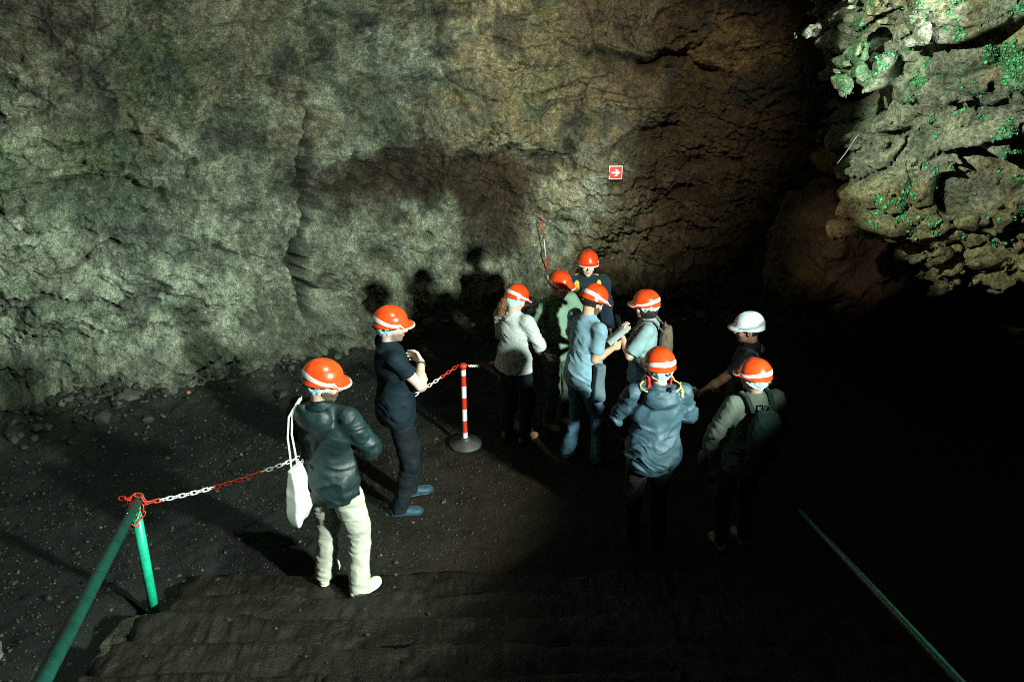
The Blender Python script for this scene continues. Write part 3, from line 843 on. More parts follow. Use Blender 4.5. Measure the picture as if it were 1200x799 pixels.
def person(name, label, pos, heading, Ht=1.75, head=(0, 0), lean=0, larm=None, rarm=None, feet=None, knees=.0, group='visitors in hard hats on a cave tour',
           top='navytee', sleeve='short', hem=.86, bulk=1.0, pants='jeansdark', shoe='blackshoe', skin=(.55, .33, .23), helmet='helmet', hair=None,
           net=True, beard=False, glasses=False, wrinkle=1.0, hood=False, collar=True, female=False, stubble=.0, extra=None, trim='reflective', hands=(.5, .5),
           hdir=(None, None), palm=((1, 0, 0), (-1, 0, 0)), leghw=1.0, barehead=False, h=.0058, band=False, sleevecut=.62, wseed=0, gl=False):
    root = thing(name, label, 'person', pos, R(-heading), group, Ht / 1.75)
    lr = R(lean); LN = lambda x, y, z: np.array([x, y * math.cos(lr) + (z - .95) * math.sin(lr), .95 + (z - .95) * math.cos(lr) - y * math.sin(lr)]) if z > .95 else np.array([x, y, z])
    sw = (.170 if female else .188)
    sh = [Vector(LN(-sw, -.01, 1.425)), Vector(LN(sw, -.01, 1.425))]
    hips = [Vector((-.092, 0, .90)), Vector((.092, 0, .90))]
    feet = feet or [(-.11, .0, 0), (.11, .02, 0)]
    fyaw = [f[2] for f in feet]
    ank = [Vector((f[0], f[1], .075)) for f in feet]
    kn = []
    for k in range(2):
        a_, b_ = ik(hips[k], ank[k], .43, .415, (0.1 * (k * 2 - 1), 1, 0)); kn.append(a_)
    arms = []
    for k, A in enumerate((larm, rarm)):
        s_ = k * 2 - 1
        A = A or dict(w=(s_ * .27, .06, .86), hint=(s_ * .5, -1, 0))
        e_, w_ = ik(sh[k], A['w'], .29, .255, A.get('hint', (s_ * .6, -1, -.3))); arms.append((sh[k], e_, w_))
    hc = LN(0, .015, 1.615); RH = rotm(*head); neck0 = LN(0, -.02, 1.42); up = LN(0, 0, 2.0) - LN(0, 0, 1.0)
    hc = hc + RH @ np.array([0, .012, 0]) * (1 if head[1] else 0)
    chest = LN(0, 0, 1.27); RL = np.array(Matrix.Rotation(-lr, 3, 'X'), np.float32)
    toH = lambda p: (p - hc.astype(np.float32)) @ RH
    skull_base = hc + RH @ np.array([0, -.022, -.055])
    # ---- body, one surface
    def arm_prims(k, off=0.0):
        a_, b_, c_ = arms[k]; m_ = a_.lerp(b_, .45); f_ = b_.lerp(c_, .35)
        g_ = .93 if female else 1.0
        lg = -.014 if sleeve == 'long' else 0; ls = -.010
        return [(a_, m_, .050 * g_ + ls + lg / 2, .045 * g_ + lg), (m_, b_, .045 * g_ + lg, .037 * g_ + lg), (b_, f_, .038 * g_ + lg, .038 * g_ + lg), (f_, c_, .038 * g_ + lg, .025 * g_)]
    hp = []
    for k in range(2):
        a_, b_, c_ = arms[k]; d_ = hdir[k] or (c_ - b_)
        hp.append(hand_prims(c_, d_, palm[k], k * 2 - 1, hands[k]))
    hv_ = (.92 if female else 1.0)
    def body(p):
        ds = [el(p, LN(0, 0, 1.27), (.15, .095, .19), RL), el(p, LN(0, 0, 1.08), (.13, .09, .16), RL), el(p, (0, 0, .95), (.13, .085, .11)),
              rc(p, sh[0], sh[1], .036, .036), rc(p, neck0, skull_base, .056, .050)]
        for k in range(2):
            ds += [rc(p, hips[k], kn[k], .07, .040), rc(p, kn[k], ank[k], .040, .028), rc(p, ank[k] - Vector((0, .02, .02)), ank[k] + Vector((math.sin(R(fyaw[k])) * .13, math.cos(R(fyaw[k])) * .13, -.045)), .034, .024)]
        d = U(ds, .035)
        for k in range(2):
            da = U([rc(p, *q) for q in arm_prims(k)], .015); d = smin(d, da, .03)
            near = np.sqrt(((p - np.array(arms[k][2] + (arms[k][2] - arms[k][1]).normalized() * .08, np.float32)) ** 2).sum(-1)) < .22
            if near.any():
                pp = p[near]; dh = U([rc(pp, *q) for q in hp[k]], .006); d[near] = smin(d[near], dh, .008)
        q = toH(p); near = (q * q).sum(-1) < .22 ** 2
        if near.any(): d[near] = smin(d[near], head_d(q[near]), .018)
        return d
    allp = np.array([tuple(v) for A in arms for v in A] + [tuple(hc)] + [tuple(a_) for a_ in ank] + [tuple(q[1]) for H_ in hp for q in H_])
    lo = allp.min(0) - np.array([.14, .2, .0]); hi = allp.max(0) + np.array([.14, .2, .18]); lo[2] = -.02; hi[2] = hc[2] + .16
    V, F = mesh_sdf(body, lo, hi, h)
    # complexion: lips, eyes, brows, stubble
    q = toH(V); aq = np.abs(q[:, 0]); C = np.ones((len(V), 3)) * np.array(skin)
    fr_ = q[:, 1] > .05
    lips = fr_ & (aq < .021) & (np.abs(q[:, 2] + .062) < .010) & (q[:, 1] > .088); C[lips] = np.array(skin) * np.array([.85, .5, .5])
    brow = fr_ & (aq > .012) & (aq < .052) & (np.abs(q[:, 2] - .026) < .0048); C[brow] = (.06, .035, .02)
    ed = np.hypot(aq - .031, (q[:, 2] - .002) * 1.7); eye = fr_ & (ed < .0125); C[eye] = (.7, .68, .64)
    iris = fr_ & (np.hypot(aq - .031, q[:, 2] - .002) < .0058); C[iris] = (.03, .02, .015)
    lash = fr_ & (aq > .018) & (aq < .046) & (np.abs(q[:, 2] - .0105) < .003) & (q[:, 1] > .07); C[lash] = (.03, .02, .015)
    if stubble:
        z_ = sm(-.02, -.055, q[:, 2] + .35 * (q[:, 1] - .06) * 0) * sm(-.02, .02, q[:, 1]) * sm(.25, .18, np.linalg.norm(q, axis=1)) * (~lips)
        z_ = z_ * sm(-.135, -.11, q[:, 2]); C = C * (1 - stubble * z_[:, None]) + np.array([.10, .08, .065]) * (stubble * z_)[:, None]
    blush = np.exp(-((aq - .04) ** 2 + (q[:, 2] + .03) ** 2) / .0006) * fr_ + np.exp(-(aq ** 2 + (q[:, 2] + .03) ** 2) / .0003) * fr_
    C *= 1 + blush[:, None] * np.array([.12, -.06, -.06])
    link('body', mesh_np('body', V, F, M['skin'], colr=np.clip(C, 0, 1)), root)
    def shell(nm, fn, lo_, hi_, mt, hh=.0075, parent=None, **tags):
        V, F = mesh_sdf(fn, lo_, hi_, hh)
        if len(V) == 0: return None
        return link(nm, mesh_np(nm, V, F, mt), parent or root, **tags)
    # ---- upper garment
    B = bulk
    def folds(p, amp=1.0):
        q_ = p + wseed * 3.7
        w_ = np.stack([noise(q_ * 5 + 3), noise(q_ * 5 + 13), noise(q_ * 5 + 23)], -1) * .06
        r_ = q_ + w_; x_, y_, z_ = r_[:, 0], r_[:, 1], r_[:, 2]; sg = np.where(q_[:, 0] > wseed * 3.7, 1, -1) * 0 + 1
        n1 = np.abs(noise(np.stack([x_ * 4 + z_ * 3, y_ * 5, z_ * 9 - x_ * 5], -1))) * 2.2
        n2 = np.abs(noise(np.stack([x_ * 9 - z_ * 7, y_ * 10, z_ * 21 + x_ * 10], -1) + 9)) * 2
        return ((n1 - .8) * .011 + (n2 - .7) * .005) * amp * wrinkle
    def limb_folds(p, a_, b_, amp):
        a_ = np.array(a_, np.float32); b_ = np.array(b_, np.float32); ab = b_ - a_; L = np.linalg.norm(ab); u = ab / L
        s_ = (p - a_) @ u; r_ = p - a_ - s_[:, None] * u
        ph = np.stack([s_ * 19 + 5 * noise(p * 7 + wseed), r_[:, 0] * 11, r_[:, 1] * 11], -1)
        return (2 * np.abs(noise(ph)) - .8) * amp
    def upper(p):
        if female:
            ds = [el(p, LN(0, .01, 1.29), (.160 * B, .112 * B, .19), RL), el(p, LN(0, .055, 1.25), (.135 * B, .088 * B, .085), RL), el(p, LN(0, .0, 1.07), (.152 * B, .115 * B, .17), RL)]
        else:
            ds = [el(p, LN(0, 0, 1.29), (.176 * B, .118 * B, .19), RL), el(p, LN(0, .01, 1.08), (.160 * B, .120 * B, .19), RL)]
        ds += [el(p, LN(0, -.005, .93), (.184 * B, .142 * B, .22)), rc(p, sh[0] * .8 + Vector((0, 0, .285)) * 1, sh[1] * .8 + Vector((0, 0, .285)), .052, .052),
               rc(p, sh[0].lerp(sh[1], .5) + Vector((0, -.01, .02)), Vector(tuple(neck0)) + Vector((0, 0, .045)), .085, .058)]
        d = U(ds, .06)
        hz = p[:, 2] - hem
        for k in range(2):
            a_, b_, c_ = arms[k]; o_ = .013 * B + (.006 if sleeve == 'long' else .012)
            if sleeve == 'short':
                e_ = a_.lerp(b_, sleevecut); u_ = (b_ - a_).normalized()
                da = rc(p, a_, e_ + u_ * .1, .038 + o_, .035 + o_ * 1.1)
                da = np.maximum(da, (p - np.array(e_, np.float32)) @ np.array(u_, np.float32))
            else:
                da = U([rc(p, a_, b_, .048 + o_, .044 + o_), rc(p, b_, c_, .045 + o_, .031 + o_)], .03)
                da = da + limb_folds(p, a_, c_, .005 * wrinkle)
                u_ = (c_ - b_).normalized(); da = np.maximum(da, (p - np.array(c_ - u_ * .005, np.float32)) @ np.array(u_, np.float32))
            d = smin(d, da, .028)
        d = d + folds(p) * np.clip(.6 + (1.45 - p[:, 2]) * 1.2, .3, 1.3)
        if collar:
            tq = (p - (LN(0, -.012, 1.478)).astype(np.float32)) @ rotm(0, -16 if True else 0)
            ring = np.hypot(np.hypot(tq[:, 0], tq[:, 1] * 1.0) - .066, tq[:, 2] * (.55 if collar == 'high' else 1)) - (.012 if collar == 'high' else .010)
            d = smin(d, ring, .012)
        if hood:
            hd_ = np.maximum(el(p, LN(0, -.105, 1.43), (.135, .080, .095)), -el(p, LN(0, -.070, 1.50), (.092, .075, .075))) + folds(p) * .6
            d = smin(d, hd_, .02)
        d = d - .009 * sm(.07, .0, hz)
        return np.maximum(d, -hz)
    aa = np.array([tuple(v) for A in arms for v in A]); lo = np.minimum(aa.min(0) - .09, [-.26, -.24, 0]); hi = np.maximum(aa.max(0) + .09, [.26, .24, 0]); lo[2] = min(hem, aa[:, 2].min() - .08) - .03; hi[2] = max(1.60, hc[2])
    nm = {'navytee': 't_shirt', 'bluetee': 't_shirt', 'greytee': 't_shirt', 'blacktop': 't_shirt', 'sweater': 'sweater', 'greenshirt': 'shirt'}.get(top, 'jacket')
    up_o = shell(nm, upper, lo, hi, M[top], .0078)
    # ---- trousers
    def lower(p):
        ds = [el(p, (0, 0, .95), (.158, .122, .11)), el(p, (0, -.035, .90), (.150, .105, .10))]
        for k in range(2):
            pr = U([rc(p, hips[k], kn[k], .098 * leghw, .073 * leghw), rc(p, kn[k], ank[k] + Vector((0, .0, -.02)), .069 * leghw, .060 * leghw)], .03)
            pr = pr + limb_folds(p, kn[k] + Vector((0, 0, .12)), ank[k], .0048) * sm(.62, .45, p[:, 2]) + limb_folds(p, hips[k], kn[k], .004) * sm(.5, .7, p[:, 2])
            ds.append(pr)
        d = U(ds, .028) + folds(p, .7)
        return np.maximum(d, np.maximum(.055 - p[:, 2], p[:, 2] - 1.03))
    lo = np.array([min(f[0] for f in feet) - .14, min(f[1] for f in feet) - .2, 0]); hi = np.array([max(f[0] for f in feet) + .14, max(f[1] for f in feet) + .22, 1.06])
    lo = np.minimum(lo, [-.24, -.22, 0]); hi = np.maximum(hi, [.24, .24, 1.06]); shell('trousers', lower, lo, hi, M[pants], .0085)
    # ---- shoes
    for k in range(2):
        Rf = rotm(fyaw[k]); c0 = np.array([ank[k].x, ank[k].y, 0], np.float32)
        def shoe_d(p, o_=0.0):
            q_ = (p - c0) @ Rf
            d = U([el(q_, (0, -.028, .042), (.038 + o_, .045 + o_, .050 + o_)), el(q_, (0, .115, .030), (.048 + o_, .080 + o_, .038 + o_)), el(q_, (0, .03, .040), (.040 + o_, .085 + o_, .045 + o_)), rc(q_, (0, .0, .06), (0, -.012, .095), .040, .038)], .02)
            return np.maximum(d, .002 - q_[:, 2])
        lo = c0 - [.24, .24, .03]; hi = c0 + [.24, .24, .15]
        so = shell('shoe', shoe_d, lo, hi, M[shoe], .0065)
        shell('sole', lambda p: np.maximum(shoe_d(p, .006), ((p - c0) @ Rf)[:, 2] - .022), lo, hi, M['sole' if shoe == 'whiteshoe' else 'harness'], .0065, parent=so)
    # ---- things on the head (head frame -> person frame)
    W = lambda pts: (np.asarray(pts, float) @ RH.T.astype(float)) + hc
    if hair:
        def hair_d(p):
            q_ = toH(p); d = np.maximum(el(q_, (0, -.018, .030), (.083, .102, .097)), q_[:, 1] * .8 - q_[:, 2] * .9 - .05 + 0 * q_[:, 0])
            d = np.maximum(d, -(q_[:, 2] + (.085 if hair != 'long' else .12)) + 0)
            d = np.maximum(d, (q_[:, 1] - .045) * 1.0)
            if hair == 'long':      # curly pony tail
                t_ = U([el(q_, (-.01, -.115, -.03), (.042, .040, .05)), el(q_, (-.02, -.125, -.10), (.050, .042, .065)), el(q_, (-.03, -.110, -.165), (.040, .034, .045))], .03) + .016 * fbm(q_ * 28, 3)
                d = smin(d, t_, .02)
            if hair == 'bob':
                t_ = np.maximum(el(q_, (0, -.020, -.02), (.088, .095, .125)), -(el(q_, (0, .07, -.03), (.070, .085, .11))))
                d = smin(d, np.maximum(t_, q_[:, 1] - .055), .01)
            return d + .004 * noise(q_ * 50)
        shell('hair', hair_d, hc - .27, hc + .2, M['hairbrown' if hair == 'long' else 'hairdark'], .006)
    if net:
        def net_d(p):
            q_ = toH(p)
            d = el(q_, (0, -.022, .022), (.092, .112, .108)) + .004 * noise(q_ * np.array([50, 50, 18], np.float32)) + .0015 * noise(q_ * 90)
            cutp = -(q_[:, 2] + .082 - .62 * (q_[:, 1] + .09))
            e_ = np.maximum(d, cutp)
            rim = np.sqrt(np.maximum(d, -.02) ** 2 + cutp ** 2) - .008
            return smin(e_, rim + .003 * noise(q_ * 70), .006)
        shell('hairnet', net_d, hc - .2, hc + .2, M['net'], .006)
    if beard:
        def beard_d(p):
            q_ = toH(p); z0_ = -.036 - .3 * np.clip(q_[:, 1] - .05, -.05, .04)
            d = np.maximum(head_d(q_) - .0045 + .003 * noise(q_ * 90), q_[:, 2] - z0_); d = np.maximum(d, -(q_[:, 1] + .005)); d = np.maximum(d, -(q_[:, 2] + .125))
            return np.maximum(d, -(np.maximum(el(q_, (0, .10, -.061), (.026, .03, .013)), -1)))
        shell('beard', beard_d, hc - .2, hc + .2, M['beard'], .0055)
    if glasses:
        G = Geo()
        for s_ in (-1, 1):
            G.tube(W([(s_ * .033 + .024 * math.cos(a), .111 - abs(math.cos(a) * .4) * .01, .001 + .018 * math.sin(a)) for a in np.linspace(0, 2 * math.pi, 17)[:-1]]), .0022, closed=True, seg=6)
            G.tube(W([(s_ * .057, .107, .006), (s_ * .076, .08, .006), (s_ * .082, .0, .004)]), .0022, seg=6)
        G.tube(W([(-.010, .113, .004), (0, .116, .007), (.010, .113, .004)]), .002, seg=6)
        G.build('glasses', M['glasses'], root)
    if not barehead:
        nph, ntt = 64, 22
        hcn = np.array([0, -.008, .050])
        def dome(ph, t, o_=0.0):      # ph: 0 = front; t: 0 apex .. 1 rim
            c_ = math.cos(ph); drop = .030 * (1 - c_) / 2 + .006       # rear comes lower
            tm = math.pi / 2 + drop / .12
            th_ = t * tm; rx, ry, rz_ = .113 + o_, .127 + o_, .112 + o_
            x = rx * math.sin(th_) * math.sin(ph); y = ry * math.sin(th_) * c_; z = rz_ * math.cos(th_)
            rid = max(0, 1 - (x / .030) ** 2) ** 2 * .006 * sm(.05, .25, t) * sm(1.0, .75, t)
            fl = .008 * float(sm(.88, 1.0, t))
            return np.array([x * (1 + fl / .12), y * (1 + fl / .13), z + float(rid) * math.cos(th_)])
        def peakpt(ph, s_, o_=0.0):    # s_ 0..1 beyond the rim
            b_ = dome(ph, 1, o_); c_ = max(0., math.cos(ph)); pl = .046 * (c_ ** .9) * sm(1.35, .75, abs(ph)) + .002
            dirv = np.array([math.sin(ph) * .35, 1.0 if c_ > 0 else c_, 0]); dirv = np.array([math.sin(ph) * .55, max(c_, .35 if c_ > 0 else c_), 0]); dirv /= np.linalg.norm(dirv)
            return b_ + dirv * pl * s_ + np.array([0, 0, -.016 * (pl / .046) * s_ ** 1.3 - .004 * s_])
        rows_ = []
        for i in range(nph):
            ph = (i / nph) * 2 * math.pi - math.pi
            ln_ = [dome(ph, t) for t in np.linspace(0, 1, ntt)] + [peakpt(ph, s_) for s_ in (.25, .5, .75, .93, 1)]
            inn = [ln_[-1] - np.array([0, 0, .004])] + [peakpt(ph, s_, -.004) - np.array([0, 0, .004]) for s_ in (.8, .4)] + [dome(ph, t, -.005) for t in np.linspace(.97, 0, 8)]
            rows_.append(ln_ + inn)
        A_ = np.array(rows_); k_ = A_.shape[1]
        Vh = W(A_.reshape(-1, 3) + hcn)
        ho = link('helmet', mesh_np('helmet', Vh, grid_faces(nph, k_, True)[:, ::-1], M[helmet]), root)
        # reflective stripe: along the peak edge, low at the temples, halfway up at the back
        st_ = []; nb_ = 96
        for i in range(nb_ + 1):
            ph = -math.pi + 2 * math.pi * i / nb_; a_ = abs(ph)
            if a_ < .95:
                q0, q1 = peakpt(ph, .80), peakpt(ph, 1.0); st_.append([q0 + [0, 0, .002], (q0 + q1) / 2 + [0, 0, .0022], q1 + [0, 0, .002], q1 + [0, 0, -.0035]])
            else:
                u_ = float(sm(.95, 2.7, a_)); tc_ = .965 - .23 * u_; hw = .045 + .040 * u_
                st_.append([dome(ph, tc_ - hw, .002), dome(ph, tc_ - hw * .3, .0026), dome(ph, tc_ + hw * .3, .0026), dome(ph, min(tc_ + hw, .999), .002)])
        A_ = np.array(st_); link('reflective_band', mesh_np('reflective_band', W(A_.reshape(-1, 3) + hcn), grid_faces(nb_ + 1, 4)[:, ::-1], M[trim]), ho)
        G = Geo()
        bd = lambda z_, s_: [np.array([.090 * math.sin(a) * s_, -.014 + .111 * math.cos(a) * s_, z_ + .018 * math.cos(a)]) for a in np.linspace(0, 2 * math.pi, 33)[:-1]]
        zc = .028 if not band else .020
        r0, r1, r2, r3 = [W(bd(zc + dz, s_)) for dz, s_ in ((.018, 1.02), (-.012 if not band else -.022, 1.02), (-.012 if not band else -.022, .97), (.018, .97))]
        A_ = np.stack([r0, r1, r2, r3, r0], 1); G.add(A_.reshape(-1, 3), grid_faces(32, 5, True))
        G.tube(W([(.02, -.130, .0), (0, -.134, -.012), (-.02, -.130, .0)]), .009, seg=8)
        G.build('headband', M['harness'], ho)
    P3 = dict(root=root, W=W, LN=LN, arms=arms, hc=hc, shell=shell, folds=folds, sh=sh, hp=hp, upper=upper)
    return P3


def gz(x, y): return float(ground_h(np.array([x], float), np.array([y], float))[0])


def surf_strip(Pn, nm, pts, wdt, mt, off=.006, th=.004, parent=None, box=None, hh=.006, **tags):
    """a strap lying on the garment: the cloth's own surface, thickened, inside a swept corridor"""
    pts = [np.array(q, np.float32) for q in pts]
    def fn(p):
        d = Pn['upper'](p); c_ = np.full(len(p), 9., np.float32)
        for a_, b_ in zip(pts, pts[1:]): c_ = np.minimum(c_, rc(p, a_, b_, wdt, wdt))
        return np.maximum(np.abs(d - off) - th, c_)
    A_ = np.array(pts); return Pn['shell'](nm, fn, A_.min(0) - wdt - .03, A_.max(0) + wdt + .03, M[mt], hh, parent=parent, **tags)


def world_of(Pn):      # person-local -> world matrix
    r_ = Pn['root']; return Matrix.Translation(r_.location) @ r_.rotation_euler.to_matrix().to_4x4() @ Matrix.Diagonal((r_.scale[0],) * 3 + (1,))


def free_shell(nm, fn, lo, hi, mt, hh, Mw=None, parent=None, **tags):
    V, F = mesh_sdf(fn, np.array(lo), np.array(hi), hh)
    me = mesh_np(nm, V, F, M[mt])
    if Mw is not None: me.transform(Mw)
    return link(nm, me, parent, **tags)


# A: dark green nylon jacket, cream chinos, tote bag
A = person('person', 'bearded visitor in shiny dark green jacket and cream trousers with tote bag, seen from behind', (-1.27, 4.52, .152), 22, 1.87,
           head=(58, 12), larm=dict(w=(-.12, .20, 1.03), hint=(-1, -.25, 0)), rarm=dict(w=(.12, .26, 1.03), hint=(1, -.5, -.2)), feet=[(-.15, .02, -12), (.15, -.02, 16)],
           top='jacket_green', sleeve='long', hem=.80, bulk=1.13, pants='chino', shoe='whiteshoe', hood=True, collar='high', wrinkle=.95, beard=True, glasses=True, stubble=.6,
           skin=(.58, .36, .26), leghw=1.1, band=True, wseed=1, hair='short')
# B: navy tee, arms crossed
B_ = person('person', 'grey bearded visitor in dark navy t-shirt and dark jeans standing with arms crossed', (-.97, 5.66, gz(-.95, 5.66)), 68, 1.89,
           head=(14, 6), lean=-2, larm=dict(w=(.08, .215, 1.17), hint=(-1, .35, -1.3)), rarm=dict(w=(-.03, .225, 1.27), hint=(.75, .35, -1.1)), feet=[(-.12, .10, 0), (.12, -.06, 8)],
           top='navytee', hem=.84, bulk=1.06, pants='jeansdark', shoe='navyshoe', stubble=.75, skin=(.60, .40, .32), wrinkle=.8, sleevecut=.55,
           hdir=((.9, -.2, -.05), (-.95, -.22, .12)), palm=((0, -1, 0), (0, -1, 0)), hands=(.35, .35), band=True, wseed=2)
# C: grey sweater, curly pony tail
C_ = person('person', 'visitor with curly brown ponytail in light grey wool sweater, seen from behind', (.02, 6.92, gz(.02, 6.92)), 38, 1.70,
           head=(18, 22), larm=dict(w=(-.08, .26, 1.05), hint=(-1, -.3, -.6)), rarm=dict(w=(.14, .27, 1.02), hint=(1, -.3, -.7)), feet=[(-.10, .0, -8), (.11, .04, 10)],
           top='sweater', sleeve='long', hem=.86, bulk=1.10, female=True, hair='long', wrinkle=.9, skin=(.55, .36, .27), wseed=3, shoe='tan', collar='high')
# D: green shirt, glasses
D_ = person('person', 'older visitor with glasses in open green shirt, facing the reader in the blue t-shirt', (.46, 7.22, gz(.46, 7.22)), 142, 1.71,
           head=(-6, 10), larm=dict(w=(-.20, .26, 1.05), hint=(-1, -.3, -.6)), rarm=dict(w=(.24, .12, .96), hint=(1, -.6, -.4)),
           top='greenshirt', hem=.80, bulk=1.04, pants='greentrousers', shoe='tan', glasses=True, net=False, skin=(.56, .35, .26), band=True, hair='short', wseed=4, sleevecut=.85, stubble=.3)
# E: navy top, yellow straps
E_ = person('person', 'visitor farthest back in navy jacket with yellow straps, facing the viewer', (.80, 7.78, gz(.80, 7.78)), 176, 1.74,
           head=(2, 0), top='navyjacket', sleeve='long', hem=.80, bulk=1.05, net=False, skin=(.60, .42, .33), wseed=5, hair='short')
# F: sky blue tee, reading a paper
F_ = person('person', 'dark bearded visitor in pale blue t-shirt and faded jeans reading a white sheet', (.66, 6.46, gz(.72, 6.46)), 60, 1.83,
           head=(-2, 26), lean=5, larm=dict(w=(-.10, .24, 1.14), hint=(-1, -.3, -1)), rarm=dict(w=(.10, .26, 1.17), hint=(.2, -1, -.5)), feet=[(-.14, -.04, -8), (.14, .10, 14)],
           top='bluetee', hem=.84, bulk=1.05, pants='jeans', shoe='blackshoe', net=False, hair='short', beard=True, skin=(.50, .30, .20), band=True, wrinkle=1.2, leghw=1.0,
           wseed=6, hdir=((.45, .8, .1), (.0, 1, .15)), palm=((.6, -.3, -.5), (-1, -.2, -.3)), hands=(.45, .75), sleevecut=.78)
# G: grey-blue tee, rucksack, hand at chin
G_ = person('person', 'dark haired visitor with glasses and rucksack in grey-blue t-shirt, holding a phone to the chin', (1.27, 6.64, gz(1.20, 6.62)), -78, 1.72,
           head=(6, 6), larm=dict(w=(-.07, .235, 1.33), hint=(-1, .35, -1.5)), rarm=dict(w=(.0, .30, 1.13), hint=(1, .1, -1.2)), feet=[(-.10, .02, -6), (.11, .0, 8)],
           top='greytee', hem=.84, bulk=1.10, female=True, hair='bob', glasses=True, skin=(.58, .36, .27), wseed=7, hdir=((.15, -.05, 1), (.7, .7, .1)), palm=((.7, -.7, 0), (0, -.3, 1)), hands=(.75, .5),
           sleevecut=.85)
# H: slate blue raincoat from behind
H_ = person('person', 'visitor in slate blue raincoat with yellow collar piping and lime shoulder stripe, back to viewer', (1.10, 5.12, gz(1.10, 5.12)), -4, 1.76,
           head=(-16, 4), larm=dict(w=(-.14, .30, 1.05), hint=(-1, -.5, -.5)), rarm=dict(w=(.17, .30, 1.05), hint=(1, -.5, -.5)), pants='blacktop', top='raincoat', sleeve='long', hem=.76, bulk=1.18, hood=True,
           collar='high', wrinkle=1.35, skin=(.50, .30, .21), hair='short', wseed=8)
# I: white helmet, pointing arm
I_ = person('person', 'guide in white helmet and black short sleeved top, one arm stretched out to the left', (2.02, 5.95, gz(2.02, 5.95)), -72, 1.72,
           head=(-6, 6), larm=dict(w=(-.17, .36, 1.02), hint=(-1, -.5, -.6)), rarm=dict(w=(.24, .18, .98), hint=(1, -.6, -.3)), top='blacktop', hem=.82, bulk=1.06, skin=(.28, .15, .09), helmet='helmetwhite', trim='reflgrey',
           net=False, hair='short', wseed=9, hdir=((0, 1, -.35), None), sleevecut=.7)
# J: khaki jacket, green rucksack
J_ = person('person', 'visitor in khaki jacket with dark green rucksack, standing in the shade at the right', (1.82, 5.10, gz(1.82, 5.10)), -14, 1.68,
           head=(-30, 4), larm=dict(w=(-.26, .16, .92), hint=(-1, -.8, 0)), rarm=dict(w=(.24, .14, .95), hint=(1, -.8, 0)), pants='blacktop', top='khaki', sleeve='long', hem=.80, bulk=1.08, skin=(.4, .25, .18), wseed=10,
           shoe='tan', hair='short')


# accessories that move with the clothes
for s_ in (-1, 1):
    surf_strip(E_, 'strap', [(s_ * .105, -.05, 1.47), (s_ * .115, .06, 1.42), (s_ * .12, .12, 1.30), (s_ * .125, .13, 1.18)], .034, 'yellow')
cc_ = H_['LN'](0, -.012, 1.478)
G = Geo(); ringp = [(.150 * math.sin(a), -.075 - .095 * math.cos(a) + .03, 1.500 - .018 * math.cos(a)) for a in np.linspace(-2.2, 2.2, 40)]
ringp = [(-.085, .05, 1.545)] + ringp + [(.09, .05, 1.56)]
G.tube(ringp, .0055, seg=7); G.build('piping', M['piping'], H_['root'])
surf_strip(H_, 'shoulder_stripe', [(.165, -.14, 1.38), (.160, -.06, 1.47), (.155, .0, 1.50)], .014, 'lime')
def redcol(p):
    q_ = p - H_['LN'](0, .01, 1.52).astype(np.float32)
    return np.maximum(np.abs(np.hypot(q_[:, 0], q_[:, 1] * .9) - .088 - .12 * np.clip(q_[:, 2], 0, .06)) - .008 + .003 * noise(q_ * 30), np.abs(q_[:, 2]) - .034 - .012 * np.sign(-q_[:, 0])) + 0
def redcol2(p):
    q_ = p - H_['LN'](0, .01, 1.52).astype(np.float32); return np.maximum(redcol(p), -(q_[:, 1] + .045))
H_['shell']('collar', redcol2, H_['hc'] - [.2, .2, .25], H_['hc'] + [.2, .2, .05], M['redfleece'], .006)
surf_strip(I_, 'shoulder_trim', [(-.15, -.10, 1.44), (-.17, .0, 1.47), (-.20, .06, 1.40), (-.22, .07, 1.30)], .022, 'tealtrim')
surf_strip(I_, 'shoulder_trim', [(-.10, -.12, 1.47), (.12, -.12, 1.46)], .030, 'tealtrim')
# belt-hung grey pouch of F and wristwatch of B
G = Geo(); a_, b_, c_ = B_['arms'][1]; u_ = (c_ - b_).normalized(); m_ = b_.lerp(c_, .86); s1 = u_.orthogonal().normalized(); s2 = u_.cross(s1)
G.tube([m_ + (s1 * math.cos(a) + s2 * math.sin(a)) * .031 for a in np.linspace(0, 2 * math.pi, 17)[:-1]], .008, closed=True, seg=6); G.build('wristwatch', M['harness'], B_['root'])
G = Geo(); a_, b_, c_ = G_['arms'][0]; u_ = (c_ - b_).normalized(); m_ = b_.lerp(c_, .9); s1 = u_.orthogonal().normalized(); s2 = u_.cross(s1)
G.tube([m_ + (s1 * math.cos(a) + s2 * math.sin(a)) * .029 for a in np.linspace(0, 2 * math.pi, 17)[:-1]], .005, closed=True, seg=6); G.build('bracelet', M['harness'], G_['root'])


# ---- carried things, each of its own
def strap_on(Gm, Pn, pts, r, flat=.35): Gm.tube(pts, r, flat=flat, seg=8)


